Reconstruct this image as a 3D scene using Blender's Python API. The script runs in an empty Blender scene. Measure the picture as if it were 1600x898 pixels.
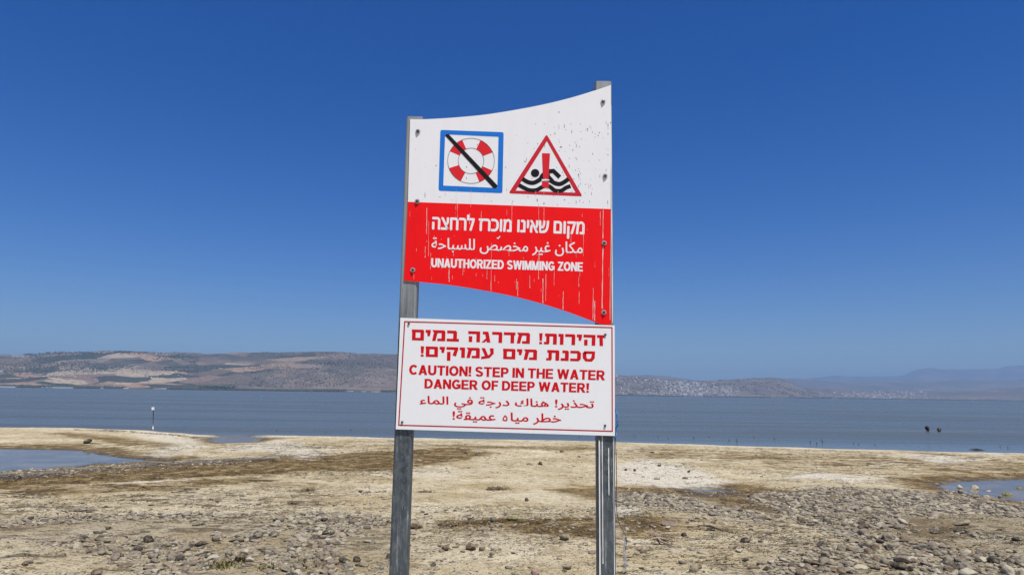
import bpy, math, random
import numpy as np
from mathutils import Vector, Matrix

random.seed(7)
RNG = np.random.default_rng(7)
S = bpy.context.scene
COL = S.collection

# ------------------------------------------------------------------ camera
EYE = 1.75                                   # metres above the lake
FPX = 1080.0                                 # focal length in photo pixels (1600 wide)
PITCH = math.atan(166.5 / FPX)
ROLL = math.radians(0.78)
cF = Vector((0, math.cos(PITCH), math.sin(PITCH)))
_u0 = Vector((0, -math.sin(PITCH), math.cos(PITCH)))
_r0 = Vector((1, 0, 0))
cR = _r0 * math.cos(ROLL) + _u0 * math.sin(ROLL)
cU = _u0 * math.cos(ROLL) - _r0 * math.sin(ROLL)
cam = bpy.data.cameras.new('camera')
cam.sensor_fit = 'HORIZONTAL'; cam.sensor_width = 36.0
cam.lens = 36.0 * FPX / 1600.0
cam.clip_start = 0.05; cam.clip_end = 90000
camo = bpy.data.objects.new('camera', cam); COL.objects.link(camo)
M3 = Matrix((cR, cU, -cF)).transposed()
camo.matrix_world = Matrix.Translation((0, 0, EYE)) @ M3.to_4x4()
S.camera = camo

# ------------------------------------------------------------------ sky, sun, exposure
SUN_EL = math.radians(65); SUN_AZ = math.radians(150)      # azimuth from +Y towards +X: behind, a little to the right
SKY_STRENGTH = 0.078
SUN_STRENGTH = 4.5
EXPOSURE = 0.33
W = bpy.data.worlds.new("World"); S.world = W; W.use_nodes = True
nt = W.node_tree
bg = nt.nodes['Background']
sky = nt.nodes.new('ShaderNodeTexSky'); sky.sky_type = 'NISHITA'; sky.sun_disc = False
sky.sun_elevation = SUN_EL; sky.sun_rotation = SUN_AZ
sky.altitude = 0; sky.air_density = 1.0; sky.dust_density = 0.35; sky.ozone_density = 8.0
hs = nt.nodes.new('ShaderNodeHueSaturation'); hs.inputs['Saturation'].default_value = 1.33; hs.inputs['Hue'].default_value = 0.517
nt.links.new(sky.outputs[0], hs.inputs['Color']); nt.links.new(hs.outputs[0], bg.inputs[0])
bg.inputs[1].default_value = SKY_STRENGTH
sl = bpy.data.lights.new('sun', 'SUN'); sl.energy = SUN_STRENGTH; sl.angle = math.radians(0.53); sl.color = (1.0, 0.95, 0.87)
so = bpy.data.objects.new('sun', sl); COL.objects.link(so)
sdir = Vector((math.sin(SUN_AZ) * math.cos(SUN_EL), math.cos(SUN_AZ) * math.cos(SUN_EL), math.sin(SUN_EL)))
so.rotation_euler = sdir.to_track_quat('Z', 'Y').to_euler()
so.location = (3, -6, 12)
S.view_settings.view_transform = 'Standard'; S.view_settings.look = 'None'
S.view_settings.exposure = EXPOSURE; S.view_settings.gamma = 1.0; S.view_settings.use_curve_mapping = False
S.render.engine = 'CYCLES'
S.cycles.use_denoising = True; S.cycles.denoiser = 'OPENIMAGEDENOISE'; S.cycles.denoising_input_passes = 'RGB_ALBEDO_NORMAL'; S.cycles.denoising_prefilter = 'ACCURATE'
S.cycles.max_bounces = 6; S.cycles.volume_bounces = 0; S.cycles.transparent_max_bounces = 4

# ------------------------------------------------------------------ helpers
def ray(x, y):
    x = float(x); y = float(y)
    return cF + (x - 800) / FPX * cR - (y - 449) / FPX * cU
def on_z(x, y, z=0.1):
    d = ray(x, y); t = (z - EYE) / d.z
    return Vector((d.x * t, d.y * t, z))
def on_y(x, y, Y):
    d = ray(x, y); t = Y / d.y
    return Vector((d.x * t, Y, EYE + d.z * t))
def h01(i, j, s):
    i = i.astype(np.int64) & 0xffffffff; j = j.astype(np.int64) & 0xffffffff
    h = (i * 374761393 + j * 668265263 + s * 974634541) & 0xffffffff
    h = ((h ^ (h >> 13)) * 1274126177) & 0xffffffff
    return ((h ^ (h >> 16)) & 0xffff) / 65535.0
def vnoise(x, y, s=0):
    x = np.asarray(x, float); y = np.asarray(y, float)
    i = np.floor(x); j = np.floor(y); u = x - i; v = y - j
    u = u * u * (3 - 2 * u); v = v * v * (3 - 2 * v)
    a = h01(i, j, s); b = h01(i + 1, j, s); c = h01(i, j + 1, s); d = h01(i + 1, j + 1, s)
    return (a * (1 - u) + b * u) * (1 - v) + (c * (1 - u) + d * u) * v
def fbm(x, y, s=0, o=4):
    r = 0; a = 0.5; n = 0
    for k in range(o):
        r = r + a * vnoise(x * 2 ** k + 17.3 * k, y * 2 ** k - 9.1 * k, s + k); n += a; a *= .5
    return r / n
def sdf(poly, X, Y):
    """signed distance to polygon, positive inside"""
    d = np.full(X.shape, 1e18); ins = np.zeros(X.shape, bool); n = len(poly)
    for k in range(n):
        ax, ay = poly[k]; bx, by = poly[(k + 1) % n]
        ex, ey = bx - ax, by - ay
        t = np.clip(((X - ax) * ex + (Y - ay) * ey) / (ex * ex + ey * ey + 1e-12), 0, 1)
        d = np.minimum(d, (X - ax - t * ex) ** 2 + (Y - ay - t * ey) ** 2)
        c = (ay > Y) != (by > Y)
        with np.errstate(divide='ignore', invalid='ignore'):
            xi = ex * (Y - ay) / (ey if ey else 1e-12) + ax
        ins ^= c & (X < xi)
    d = np.sqrt(d)
    return np.where(ins, d, -d)
def sstep(a, b, x):
    t = np.clip((x - a) / (b - a), 0, 1); return t * t * (3 - 2 * t)

class MB:
    def __init__(s): s.v = []; s.f = []; s.m = []
    def add(s, vs, fs, mat=0):
        o = len(s.v); s.v += [tuple(p) for p in vs]; s.f += [tuple(o + i for i in f) for f in fs]; s.m += [mat] * len(fs)
    def box(s, lo, hi, mat=0, rz=0.0):
        x0, y0, z0 = lo; x1, y1, z1 = hi
        vs = [(x0, y0, z0), (x1, y0, z0), (x1, y1, z0), (x0, y1, z0), (x0, y0, z1), (x1, y0, z1), (x1, y1, z1), (x0, y1, z1)]
        if rz:
            c, n = math.cos(rz), math.sin(rz); vs = [(x * c - y * n, x * n + y * c, z) for x, y, z in vs]
        s.add(vs, [(0, 3, 2, 1), (4, 5, 6, 7), (0, 1, 5, 4), (1, 2, 6, 5), (2, 3, 7, 6), (3, 0, 4, 7)], mat)
    def tube(s, pts, rad, n=8, mat=0, cap=True):
        pts = [Vector(p) for p in pts]; o = len(s.v); L = len(pts)
        for i, p in enumerate(pts):
            d = (pts[min(i + 1, L - 1)] - pts[max(i - 1, 0)]).normalized()
            a = d.cross(Vector((0, 0, 1)) if abs(d.z) < .9 else Vector((1, 0, 0))).normalized(); b = d.cross(a)
            r = rad[i] if isinstance(rad, (list, tuple)) else rad
            for k in range(n):
                t = 2 * math.pi * k / n
                s.v.append(tuple(p + a * math.cos(t) * r + b * math.sin(t) * r))
        for i in range(L - 1):
            for k in range(n):
                s.f.append((o + i * n + k, o + i * n + (k + 1) % n, o + (i + 1) * n + (k + 1) % n, o + (i + 1) * n + k)); s.m.append(mat)
        if cap:
            s.f.append(tuple(o + k for k in range(n))); s.m.append(mat)
            s.f.append(tuple(o + (L - 1) * n + k for k in reversed(range(n)))); s.m.append(mat)
    def mesh(s, name, mats, smooth=False):
        me = bpy.data.meshes.new(name); me.from_pydata(s.v, [], s.f)
        for m in (mats if isinstance(mats, (list, tuple)) else [mats]): me.materials.append(m)
        if len(me.polygons): me.polygons.foreach_set('material_index', s.m)
        if smooth and len(me.polygons): me.polygons.foreach_set('use_smooth', [True] * len(me.polygons))
        me.update(); return me
    def build(s, name, mats, parent=None, smooth=False, loc=None):
        return link(name, s.mesh(name, mats, smooth), parent, loc)
def link(name, me, parent=None, loc=None):
    o = bpy.data.objects.new(name, me); COL.objects.link(o)
    if loc is not None: o.location = loc
    if parent is not None: o.parent = parent
    return o
def empty(name, loc=(0, 0, 0)):
    o = bpy.data.objects.new(name, None); COL.objects.link(o); o.location = loc; o.empty_display_size = .1
    return o
def tag(o, label=None, cat=None, group=None, kind=None):
    if label: o['label'] = label
    if cat: o['category'] = cat
    if group: o['group'] = group
    if kind: o['kind'] = kind
    return o
def np_mesh(name, V, F, mat, smooth=True):
    me = bpy.data.meshes.new(name)
    nv, nf, k = len(V), len(F), F.shape[1]
    me.vertices.add(nv); me.vertices.foreach_set('co', V.astype(np.float32).ravel())
    me.loops.add(nf * k); me.loops.foreach_set('vertex_index', F.astype(np.int32).ravel())
    me.polygons.add(nf); me.polygons.foreach_set('loop_start', (np.arange(nf) * k).astype(np.int32))
    try: me.polygons.foreach_set('loop_total', np.full(nf, k, np.int32))
    except Exception: pass
    if smooth: me.polygons.foreach_set('use_smooth', np.ones(nf, bool))
    me.materials.append(mat); me.update(calc_edges=True); me.validate()
    return me
def attr(me, name, vals):
    a = me.attributes.new(name, 'FLOAT', 'POINT'); a.data.foreach_set('value', np.asarray(vals, np.float32).ravel())
def grid_faces(nr, nc):
    i = np.arange(nr - 1)[:, None] * nc + np.arange(nc - 1)[None, :]
    return np.stack([i, i + 1, i + nc + 1, i + nc], -1).reshape(-1, 4)

# ---- materials
class NT:
    def __init__(s, name):
        s.m = bpy.data.materials.new(name); s.m.use_nodes = True; s.t = s.m.node_tree
        s.b = s.t.nodes['Principled BSDF']; s.out = s.t.nodes['Material Output']
    def n(s, typ, **kw):
        x = s.t.nodes.new('ShaderNode' + typ)
        for k, v in kw.items(): setattr(x, k, v)
        return x
    def put(s, sock, v):
        if isinstance(v, bpy.types.NodeSocket): s.t.links.new(v, sock)
        elif v is not None:
            if sock.type == 'RGBA' and len(v) == 3: v = (*v, 1)
            sock.default_value = v
    def math(s, op, a, b=None, c=None, clamp=False):
        x = s.n('Math', operation=op, use_clamp=clamp)
        for i, v in enumerate((a, b, c)):
            if v is not None: s.put(x.inputs[i], v)
        return x.outputs[0]
    def mix(s, f, a, b, typ='MIX'):
        x = s.n('Mix', data_type='RGBA', blend_type=typ)
        s.put(x.inputs[0], f); s.put(x.inputs[6], a); s.put(x.inputs[7], b); return x.outputs[2]
    def ramp(s, f, stops, interp='LINEAR'):
        x = s.n('ValToRGB'); e = x.color_ramp; e.interpolation = interp
        while len(e.elements) < len(stops): e.elements.new(.5)
        for k, (p, c) in enumerate(stops):
            e.elements[k].position = p; e.elements[k].color = (*c, 1) if len(c) == 3 else c
        s.put(x.inputs[0], f); return x.outputs[0]
    def step(s, f, a, b):
        x = s.n('MapRange', interpolation_type='SMOOTHSTEP'); s.put(x.inputs[0], f)
        x.inputs[1].default_value = a; x.inputs[2].default_value = b; return x.outputs[0]
    def coord(s, kind='Object', scale=(1, 1, 1), rot=(0, 0, 0), loc=(0, 0, 0)):
        c = s.n('TexCoord'); mp = s.n('Mapping'); mp.inputs['Scale'].default_value = scale
        mp.inputs['Rotation'].default_value = rot; mp.inputs['Location'].default_value = loc
        s.t.links.new(c.outputs[kind], mp.inputs[0]); return mp.outputs[0]
    def noise(s, vec, scale, detail=3, rough=.55, dist=0.0):
        x = s.n('TexNoise'); s.put(x.inputs['Vector'], vec); x.inputs['Scale'].default_value = scale
        x.inputs['Detail'].default_value = detail; x.inputs['Roughness'].default_value = rough; x.inputs['Distortion'].default_value = dist
        return x.outputs[0]
    def attr(s, name):
        x = s.n('Attribute'); x.attribute_name = name; return x.outputs['Fac']
    def bump(s, h, strength=.5, dist=.01):
        x = s.n('Bump'); x.inputs['Strength'].default_value = strength; x.inputs['Distance'].default_value = dist
        s.put(x.inputs['Height'], h); s.put(s.b.inputs['Normal'], x.outputs[0])
    def fin(s, col, rough=.8, spec=.3, metal=0.0):
        s.put(s.b.inputs['Base Color'], col); s.put(s.b.inputs['Roughness'], rough)
        s.b.inputs['Specular IOR Level'].default_value = spec if spec is not None else .5; s.put(s.b.inputs['Metallic'], metal); return s.m
def flat(name, col, rough=.6, spec=.4, metal=0., var=.15, scale=30):
    n = NT(name); v = n.noise(n.coord(), scale, 3)
    c = n.mix(v, tuple(x * (1 - var) for x in col), tuple(min(1, x * (1 + var)) for x in col))
    return n.fin(c, rough, spec, metal)

# ------------------------------------------------------------------ the lake
def mat_water():
    n = NT('lake_water')
    v = n.coord('Object')
    a = n.noise(n.coord('Object', (.16, .95, 1)), 1.0, 4, .6, .4)
    b = n.noise(n.coord('Object', (.7, 2.2, 1), (0, 0, .15)), 2.6, 3, .6)
    mid = n.noise(n.coord('Object', (.02, .22, 1), (0, 0, .02)), 1.0, 4, .62, .3)
    big = n.noise(n.coord('Object', (.012, .07, 1)), 1.0, 3, .6)
    far = n.noise(n.coord('Object', (.0012, .006, 1)), 1.0, 3, .6)
    sep = n.n('SeparateXYZ'); n.put(sep.inputs[0], v)
    calm = n.step(sep.outputs[1], 19.0, 34.0)
    bstr = n.math('MULTIPLY_ADD', calm, .65, .05)
    h = n.math('ADD', a, n.math('MULTIPLY', b, .5))
    bp = n.n('Bump'); bp.inputs['Distance'].default_value = .11
    n.put(bp.inputs['Strength'], n.math('MULTIPLY', bstr, n.math('MULTIPLY_ADD', n.step(mid, .35, .65), .45, n.math('MULTIPLY_ADD', big, .8, .05)))); n.put(bp.inputs['Height'], h)
    n.put(n.b.inputs['Normal'], bp.outputs[0])
    col = n.mix(n.step(n.math('ADD', n.math('MULTIPLY', big, .5), n.math('MULTIPLY', far, .5)), .3, .7), (.072, .080, .066), (.112, .120, .100))
    n.b.inputs['IOR'].default_value = 1.33
    shal = n.step(n.math('MULTIPLY_ADD', sep.outputs[0], .17, sep.outputs[1]), 27.2, 25.2)
    mud = n.mix(n.step(n.noise(v, 1.2, 4, .6), .4, .65), (.11, .088, .062), (.19, .155, .105))
    col = n.mix(shal, col, mud)
    n.put(n.b.inputs['Specular IOR Level'], n.math('MULTIPLY_ADD', shal, -.25, .38))
    return n.fin(col, n.math('ADD', n.math('MULTIPLY_ADD', calm, .16, .06), n.math('MULTIPLY', n.step(mid, .4, .65), n.math('MULTIPLY', calm, .10))), None)
ys = np.concatenate([np.linspace(-60, 60, 25), np.geomspace(70, 40000, 40)])
xs = np.concatenate([-np.geomspace(30000, 60, 30), np.linspace(-50, 50, 15), np.geomspace(60, 30000, 30)])
GX, GY = np.meshgrid(xs, ys)
V = np.stack([GX, GY, np.zeros_like(GX)], -1).reshape(-1, 3)
lake = link('lake', np_mesh('lake', V, grid_faces(len(ys), len(xs)), mat_water())); tag(lake, kind='structure')

# ------------------------------------------------------------------ the beach
def P0(pts, z=0.0): return [tuple(on_z(x, y, z)[:2]) for x, y in pts]
shore_px = [(-500, 666), (-200, 667), (0, 668), (110, 668.5), (180, 671), (240, 673), (290, 677), (325, 679.5), (350, 679), (372, 679.5), (430, 680), (480, 681), (600, 684),
            (700, 685.5), (800, 687), (960, 691), (1100, 695), (1200, 698), (1300, 701), (1400, 704), (1480, 706), (1600, 709), (1800, 714), (2100, 720)]
sp = P0(shore_px)
lake_poly = [(-300, sp[0][1] + 10)] + sp + [(300, sp[-1][1] - 2), (300, 400), (-300, 400)]
pools = [
    P0([(-420, 702), (-150, 700), (0, 701), (70, 702), (128, 704), (160, 711), (195, 715.5), (228, 718), (255, 719.5), (240, 721), (205, 721.5), (180, 724), (150, 724), (120, 729), (85, 730), (60, 734), (30, 733), (0, 738), (-150, 748), (-420, 756)]),
    P0([(322, 688.5), (336, 683), (352, 679), (376, 680), (402, 683), (404, 688), (380, 692), (345, 692.5)]),
    P0([(1468, 758), (1500, 753), (1545, 750), (1600, 749), (1750, 750), (1950, 756), (1900, 800), (1750, 800), (1620, 788), (1560, 780), (1520, 774), (1485, 768)]),
    P0([(1075, 768), (1090, 766), (1112, 765), (1135, 765.4), (1128, 768), (1100, 769)]),
]
def wet_field(X, Y):
    jit = (fbm(X * .9, Y * .9, 11, 4) - .5) * .55
    w = sdf(lake_poly, X, Y)
    for p in pools: w = np.maximum(w, sdf(p, X, Y))
    return -(w) + jit * sstep(14, 26, Y) * .9 + jit * .25          # positive on land
def beach_h(X, Y):
    sd = wet_field(X, Y)
    land = .21 * (1 - np.exp(-np.maximum(sd, 0) / 3.2)) + .005 * np.clip(14 - Y, 0, 60)
    und = (fbm(X * .28, Y * .28, 3, 4) - .5) * .10 + (fbm(X * 1.3, Y * 1.3, 5, 3) - .5) * .035
    fine = (fbm(X * 5, Y * 5, 8, 3) - .5) * .03 + (fbm(X * 13, Y * 13, 9, 2) - .5) * .014
    z = land + (und + fine) * sstep(0, 2.0, sd) + .012 * sstep(0, .15, sd)
    sub = np.maximum(-.9, np.minimum(sd, 0) * .05) - .004
    return np.where(sd > 0, z, sub), sd
zones = [
    ('wet', 1., .5, [(175, 721), (260, 717.5), (330, 716.5), (410, 715), (480, 711), (410, 721), (320, 726), (200, 730)]),
    ('wet', 1., .5, [(-300, 748), (0, 737), (120, 727), (200, 726), (110, 742), (0, 752), (-300, 770)]),
    ('wet', .9, .3, [(1040, 770), (1090, 764), (1150, 763), (1170, 767), (1130, 772), (1080, 773)]),
    ('wet', .8, .3, [(1470, 770), (1540, 779), (1640, 790), (1640, 797), (1540, 789)]),
    ('streaky', 1., .8, [(-300, 755), (420, 750), (500, 775), (560, 800), (620, 830), (620, 940), (-300, 940)]),
    ('streaky', .9, .8, [(-300, 690), (620, 690), (760, 700), (640, 745), (-300, 790)]),
    ('streaky', .8, .8, [(900, 695), (1700, 712), (1700, 760), (1200, 745), (960, 720)]),
    ('streaky', 1., .5, [(690, 815), (1300, 815), (1700, 800), (1700, 940), (960, 940), (940, 868), (690, 845)]),
  # (kind, strength, softness in m, outline in the plan of the beach)
    ('ochre', 1.0, .7, [(-200, 760), (-200, 775), (0, 768), (120, 757), (300, 751), (470, 745), (600, 741), (700, 724), (760, 712), (700, 704), (620, 708), (520, 712), (430, 716), (330, 724), (250, 724), (150, 732), (60, 742)]),
    ('ochre', .55, .8, [(-200, 690), (150, 690), (235, 706), (260, 716), (180, 707), (0, 701), (-200, 702)]),
    ('ochre', .6, .5, [(420, 724), (560, 716), (640, 722), (600, 742), (450, 745)]),
    ('ochre', .45, .5, [(640, 697), (760, 699), (900, 700), (1000, 706), (900, 709), (740, 706)]),
    ('ochre', .55, .6, [(60, 679), (110, 676), (240, 688), (300, 690), (280, 697), (190, 694)]),
    ('ochre', .38, .8, [(960, 702), (1300, 712), (1600, 722), (1700, 726), (1700, 742), (1500, 738), (1300, 729), (1100, 722), (960, 712)]),
    ('ochre', 1.1, .4, [(900, 757), (1060, 757), (1200, 760), (1300, 770), (1280, 798), (1230, 810), (1150, 798), (1080, 775), (960, 772)]),
    ('ochre', .7, .4, [(850, 766), (935, 760), (945, 785), (900, 780)]),
    ('ochre', .7, .35, [(960, 812), (1080, 822), (1060, 850), (955, 852)]),
    ('ochre', .9, .3, [(690, 826), (780, 821), (940, 820), (960, 862), (860, 850), (760, 836), (690, 836)]),
    ('ochre', 1.2, .35, [(1470, 772), (1560, 782), (1700, 792), (1700, 815), (1590, 808), (1480, 785)]),
    ('ochre', .8, .3, [(1380, 822), (1460, 815), (1560, 850), (1420, 850)]),
    ('ochre', .5, .3, [(0, 760), (200, 760), (420, 752), (420, 764), (200, 775), (0, 785)]),
    ('salt', 1., .5, [(955, 728), (1010, 719), (1080, 730), (1145, 748), (1100, 757), (955, 750)]),
    ('salt', .9, .4, [(1225, 744), (1270, 733), (1390, 746), (1340, 752)]),
    ('salt', 1., .4, [(1395, 712), (1440, 711), (1540, 722), (1470, 725)]),
    ('salt', .8, .4, [(1430, 705), (1500, 708), (1640, 713), (1560, 715)]),
    ('salt', .8, .6, [(330, 702), (400, 706), (480, 722), (520, 711), (470, 691), (430, 682), (395, 692)]),
    ('salt', .7, .6, [(180, 672), (320, 681), (330, 700), (260, 712), (215, 706), (260, 694)]),
    ('salt', 1.2, .15, [(962, 796), (990, 797), (1003, 806), (985, 814), (960, 812)]),
    ('salt', .55, .3, [(690, 846), (760, 840), (860, 856), (830, 872), (700, 868)]),
    ('salt', .6, .5, [(600, 747), (700, 735), (770, 730), (720, 746), (640, 752)]),
    ('salt', .5, .5, [(520, 770), (480, 775), (560, 780), (600, 775)]),
    ('stony', 1., .5, [(960, 772), (1010, 766), (1080, 774), (1150, 796), (1240, 818), (1180, 825), (1060, 808), (960, 800)]),
    ('stony', 1., .7, [(1160, 778), (1180, 768), (1300, 760), (1470, 764), (1520, 778), (1700, 800), (1700, 960), (1180, 960), (1200, 880), (1330, 852), (1240, 830)]),
    ('stony', .8, .6, [(-300, 822), (100, 818), (330, 815), (560, 818), (640, 835), (620, 880), (560, 960), (250, 960), (150, 900), (0, 862), (-300, 860)]),
]
zone_pl = [(k, s, so_, P0(p, .12)) for k, s, so_, p in zones]
def zone_val(kind, X, Y):
    r = np.zeros(X.shape)
    for k, s, soft, p in zone_pl:
        if k == kind: r = np.maximum(r, s * sstep(-soft, soft, sdf(p, X, Y)))
    return r
def mat_beach():
    n = NT('beach_sand')
    v = n.coord('Object')
    ochre, salt, sd, stony = n.attr('ochre'), n.attr('salt'), n.attr('shore'), n.attr('stony')
    n1 = n.noise(v, .7, 5, .6); n2 = n.noise(v, 5.0, 4, .65); n3 = n.noise(v, 38.0, 4, .7); n4 = n.noise(v, 160., 2, .6)
    strk = n.noise(n.coord('Object', (.55, 2.6, 1), (0, 0, -.12)), 2.2, 5, .62, .5)
    strk2 = n.noise(n.coord('Object', (1.2, 4.2, 1), (0, 0, .1)), 5.0, 4, .65, .6)
    sand = n.mix(n.step(n1, .3, .7), (.46, .365, .195), (.69, .605, .415))
    sand = n.mix(n.math('MULTIPLY', n.step(n2, .45, .75), .55), sand, (.37, .285, .15))
    n5 = n.noise(n.coord('Object', (8, 20, 1)), 1.0, 4, .75)
    mot = n.noise(v, 2.6, 6, .72, .4); mot2 = n.noise(n.coord('Object', (.9, 1.5, 1)), 1.1, 6, .7, .6)
    sand = n.mix(n.math('MULTIPLY', n.step(mot, .55, .63), .65), sand, (.27, .20, .10))
    sand = n.mix(n.math('MULTIPLY', n.step(mot2, .47, .36), .6), sand, (.66, .58, .40))
    sand = n.mix(n.math('MULTIPLY', n.step(mot2, .585, .65), .55), sand, (.30, .22, .11))
    # ochre algae and wet brown mud
    pl2, ll = n.attr('pool'), n.attr('lakeside')
    ochre = n.math('MAXIMUM', ochre, n.math('MULTIPLY', n.step(pl2, 1.5, .3), .65))
    salt = n.math('MAXIMUM', salt, n.math('MULTIPLY', n.math('MULTIPLY', n.step(ll, .3, .8), n.step(ll, 2.6, 1.3)), .75))
    oc = n.mix(n.step(n2, .35, .65), (.10, .058, .016), (.25, .165, .055))
    oc = n.mix(n.math('MULTIPLY', n.step(mot, .50, .40), .75), oc, (.42, .32, .16))
    oc = n.mix(n.math('MULTIPLY', n.step(n5, .52, .62), .8), oc, (.05, .03, .01))
    om = n.step(n.math('ADD', n.math('MULTIPLY', ochre, .9), n.math('MULTIPLY_ADD', strk, 1.2, n.math('MULTIPLY_ADD', n2, .6, -.86))), .16, .58)
    c = n.mix(om, sand, oc)
    # salt crust
    sm = n.math('MULTIPLY', n.step(n.math('ADD', n.math('MULTIPLY', salt, .72), n.math('MULTIPLY_ADD', strk, 1.4, n.math('MULTIPLY_ADD', n2, .6, -1.0))), .20, .62), .95)
    c = n.mix(sm, c, n.mix(n2, (.60, .54, .40), (.74, .69, .56)))
    # washed up weed in thin streaks
    band = n.attr('streaky')
    wm = n.math('MULTIPLY', n.math('MULTIPLY', n.step(strk, .50, .60), n.step(mot, .47, .56)), n.math('MULTIPLY_ADD', band, .85, .15))
    c = n.mix(n.math('MULTIPLY', wm, .8), c, (.09, .062, .026))
    c = n.mix(n.math('MULTIPLY', n.step(strk2, .57, .64), n.math('MULTIPLY_ADD', band, .6, .15)), c, (.12, .082, .035))
    # gravelly soil between stones
    g = n.mix(n.step(n3, .35, .65), (.10, .08, .05), (.34, .28, .18))
    c = n.mix(n.math('MULTIPLY', stony, .5), c, g)
    # grain
    c = n.mix(n.step(n3, .53, .64), c, n.mix(.8, c, (.08, .055, .025)))
    c = n.mix(n.step(n5, .55, .65), c, n.mix(.8, c, (.07, .05, .025)))
    c = n.mix(n.step(n3, .30, .44), n.mix(.5, c, (.66, .60, .45)), c)
    # damp rim by the water
    wetz = n.attr('wet')
    dm = n.step(n.math('ADD', sd, n.math('MULTIPLY_ADD', n2, .5, -.25)), .42, .02)
    dm = n.math('MAXIMUM', dm, n.step(n.math('ADD', n.math('MULTIPLY', wetz, .8), n.math('MULTIPLY_ADD', mot, .9, n.math('MULTIPLY_ADD', strk, .9, -.95))), .2, .6))
    c = n.mix(n.math('MULTIPLY', dm, .65), c, (.085, .072, .052))
    n.bump(n.math('ADD', n.math('MULTIPLY', n2, 1.6), n.math('ADD', n.math('MULTIPLY', n3, .8), n.math('MULTIPLY', wm, .8))), 1.0, .035)
    return n.fin(c, n.math('MULTIPLY_ADD', dm, -.45, .95), .2)
def axis(fine0, fine1, step, far0, far1, n):
    a = np.arange(fine0, fine1 + step / 2, step)
    lo = fine0 - np.geomspace(step, fine0 - far0, n)[::-1] if far0 < fine0 else np.array([])
    hi = fine1 + np.geomspace(step, far1 - fine1, n) if far1 > fine1 else np.array([])
    return np.concatenate([lo, a, hi])
bx = axis(-11, 11, .05, -140, 140, 90)
by = np.concatenate([axis(4.2, 14, .045, -45, 4.2, 40)[:-1], np.arange(14, 38, .09), np.linspace(38.5, 60, 20)])
BX, BY = np.meshgrid(bx, by)
BZ, BS = beach_h(BX, BY)
bme = np_mesh('beach', np.stack([BX, BY, BZ], -1).reshape(-1, 3), grid_faces(len(by), len(bx)), mat_beach())
for k in ('ochre', 'salt', 'stony', 'streaky', 'wet'): attr(bme, k, zone_val(k, BX, BY))
attr(bme, 'shore', BS)
pd = np.full(BX.shape, -99.)
for p in pools: pd = np.maximum(pd, sdf(p, BX, BY))
attr(bme, 'pool', -pd)
attr(bme, 'lakeside', -sdf(lake_poly, BX, BY))
tag(link('beach', bme), kind='structure')
def ground(x, y):
    z, s = beach_h(np.array([float(x)]), np.array([float(y)])); return float(z[0])
def gpt(px, py):
    z = .1
    for _ in range(6):
        p = on_z(px, py, z); z = max(0.0, ground(p.x, p.y))
    return Vector((p.x, p.y, z))

# ------------------------------------------------------------------ far hills
def interp_px(tab):
    xs_, ys_ = zip(*tab); return lambda x: np.interp(x, xs_, ys_)
def hor_y(px): return 605.15 + 0.0136 * px + .25
def make_hill(name, crest, shore_d, crest_d, seed, amp, mat, px0, px1, ncol, nrow, power=1.15, back=1.35):
    """terrain rising from the lake shore to a crest whose heights follow the skyline table"""
    cf = interp_px(crest); sf = interp_px(shore_d); df = interp_px(crest_d)
    def pos(px, t):
        px = np.asarray(px, float); t = np.asarray(t, float)
        tanx = (px - 800) / FPX / math.cos(PITCH)
        dk = df(px); d = sf(px) + (dk - sf(px)) * t
        X = tanx * d; Y = d
        top = np.maximum(hor_y(px) - cf(px), .4) / FPX * dk * 1.02
        w = np.clip(t, 0, 1)
        nz = (fbm(X / 900, Y / 900, seed, 5) - .5) * 2 * amp * (4 * w * (1 - w)) + (fbm(X / 160, Y / 160, seed + 9, 4) - .5) * amp * .35 * np.clip(w * 6, 0, 1)
        Z = top * (w ** power) * np.where(t > 1, 1 - (t - 1) * 1.2, 1) + nz * np.minimum(1, top / 200)
        return X, Y, np.maximum(Z, np.where(t < .012, -.5, .6))
    pxs = np.linspace(px0, px1, ncol); ts = np.concatenate([[-.01], np.linspace(0, 1, nrow), np.linspace(1.03, back, 6)])
    A, T = np.meshgrid(pxs, ts)
    X, Y, Z = pos(A, T)
    me = np_mesh(name, np.stack([X, Y, Z], -1).reshape(-1, 3), grid_faces(len(ts), ncol), mat)
    attr(me, 'rise', T)
    o = link(name, me); tag(o, kind='structure')
    return pos
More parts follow.
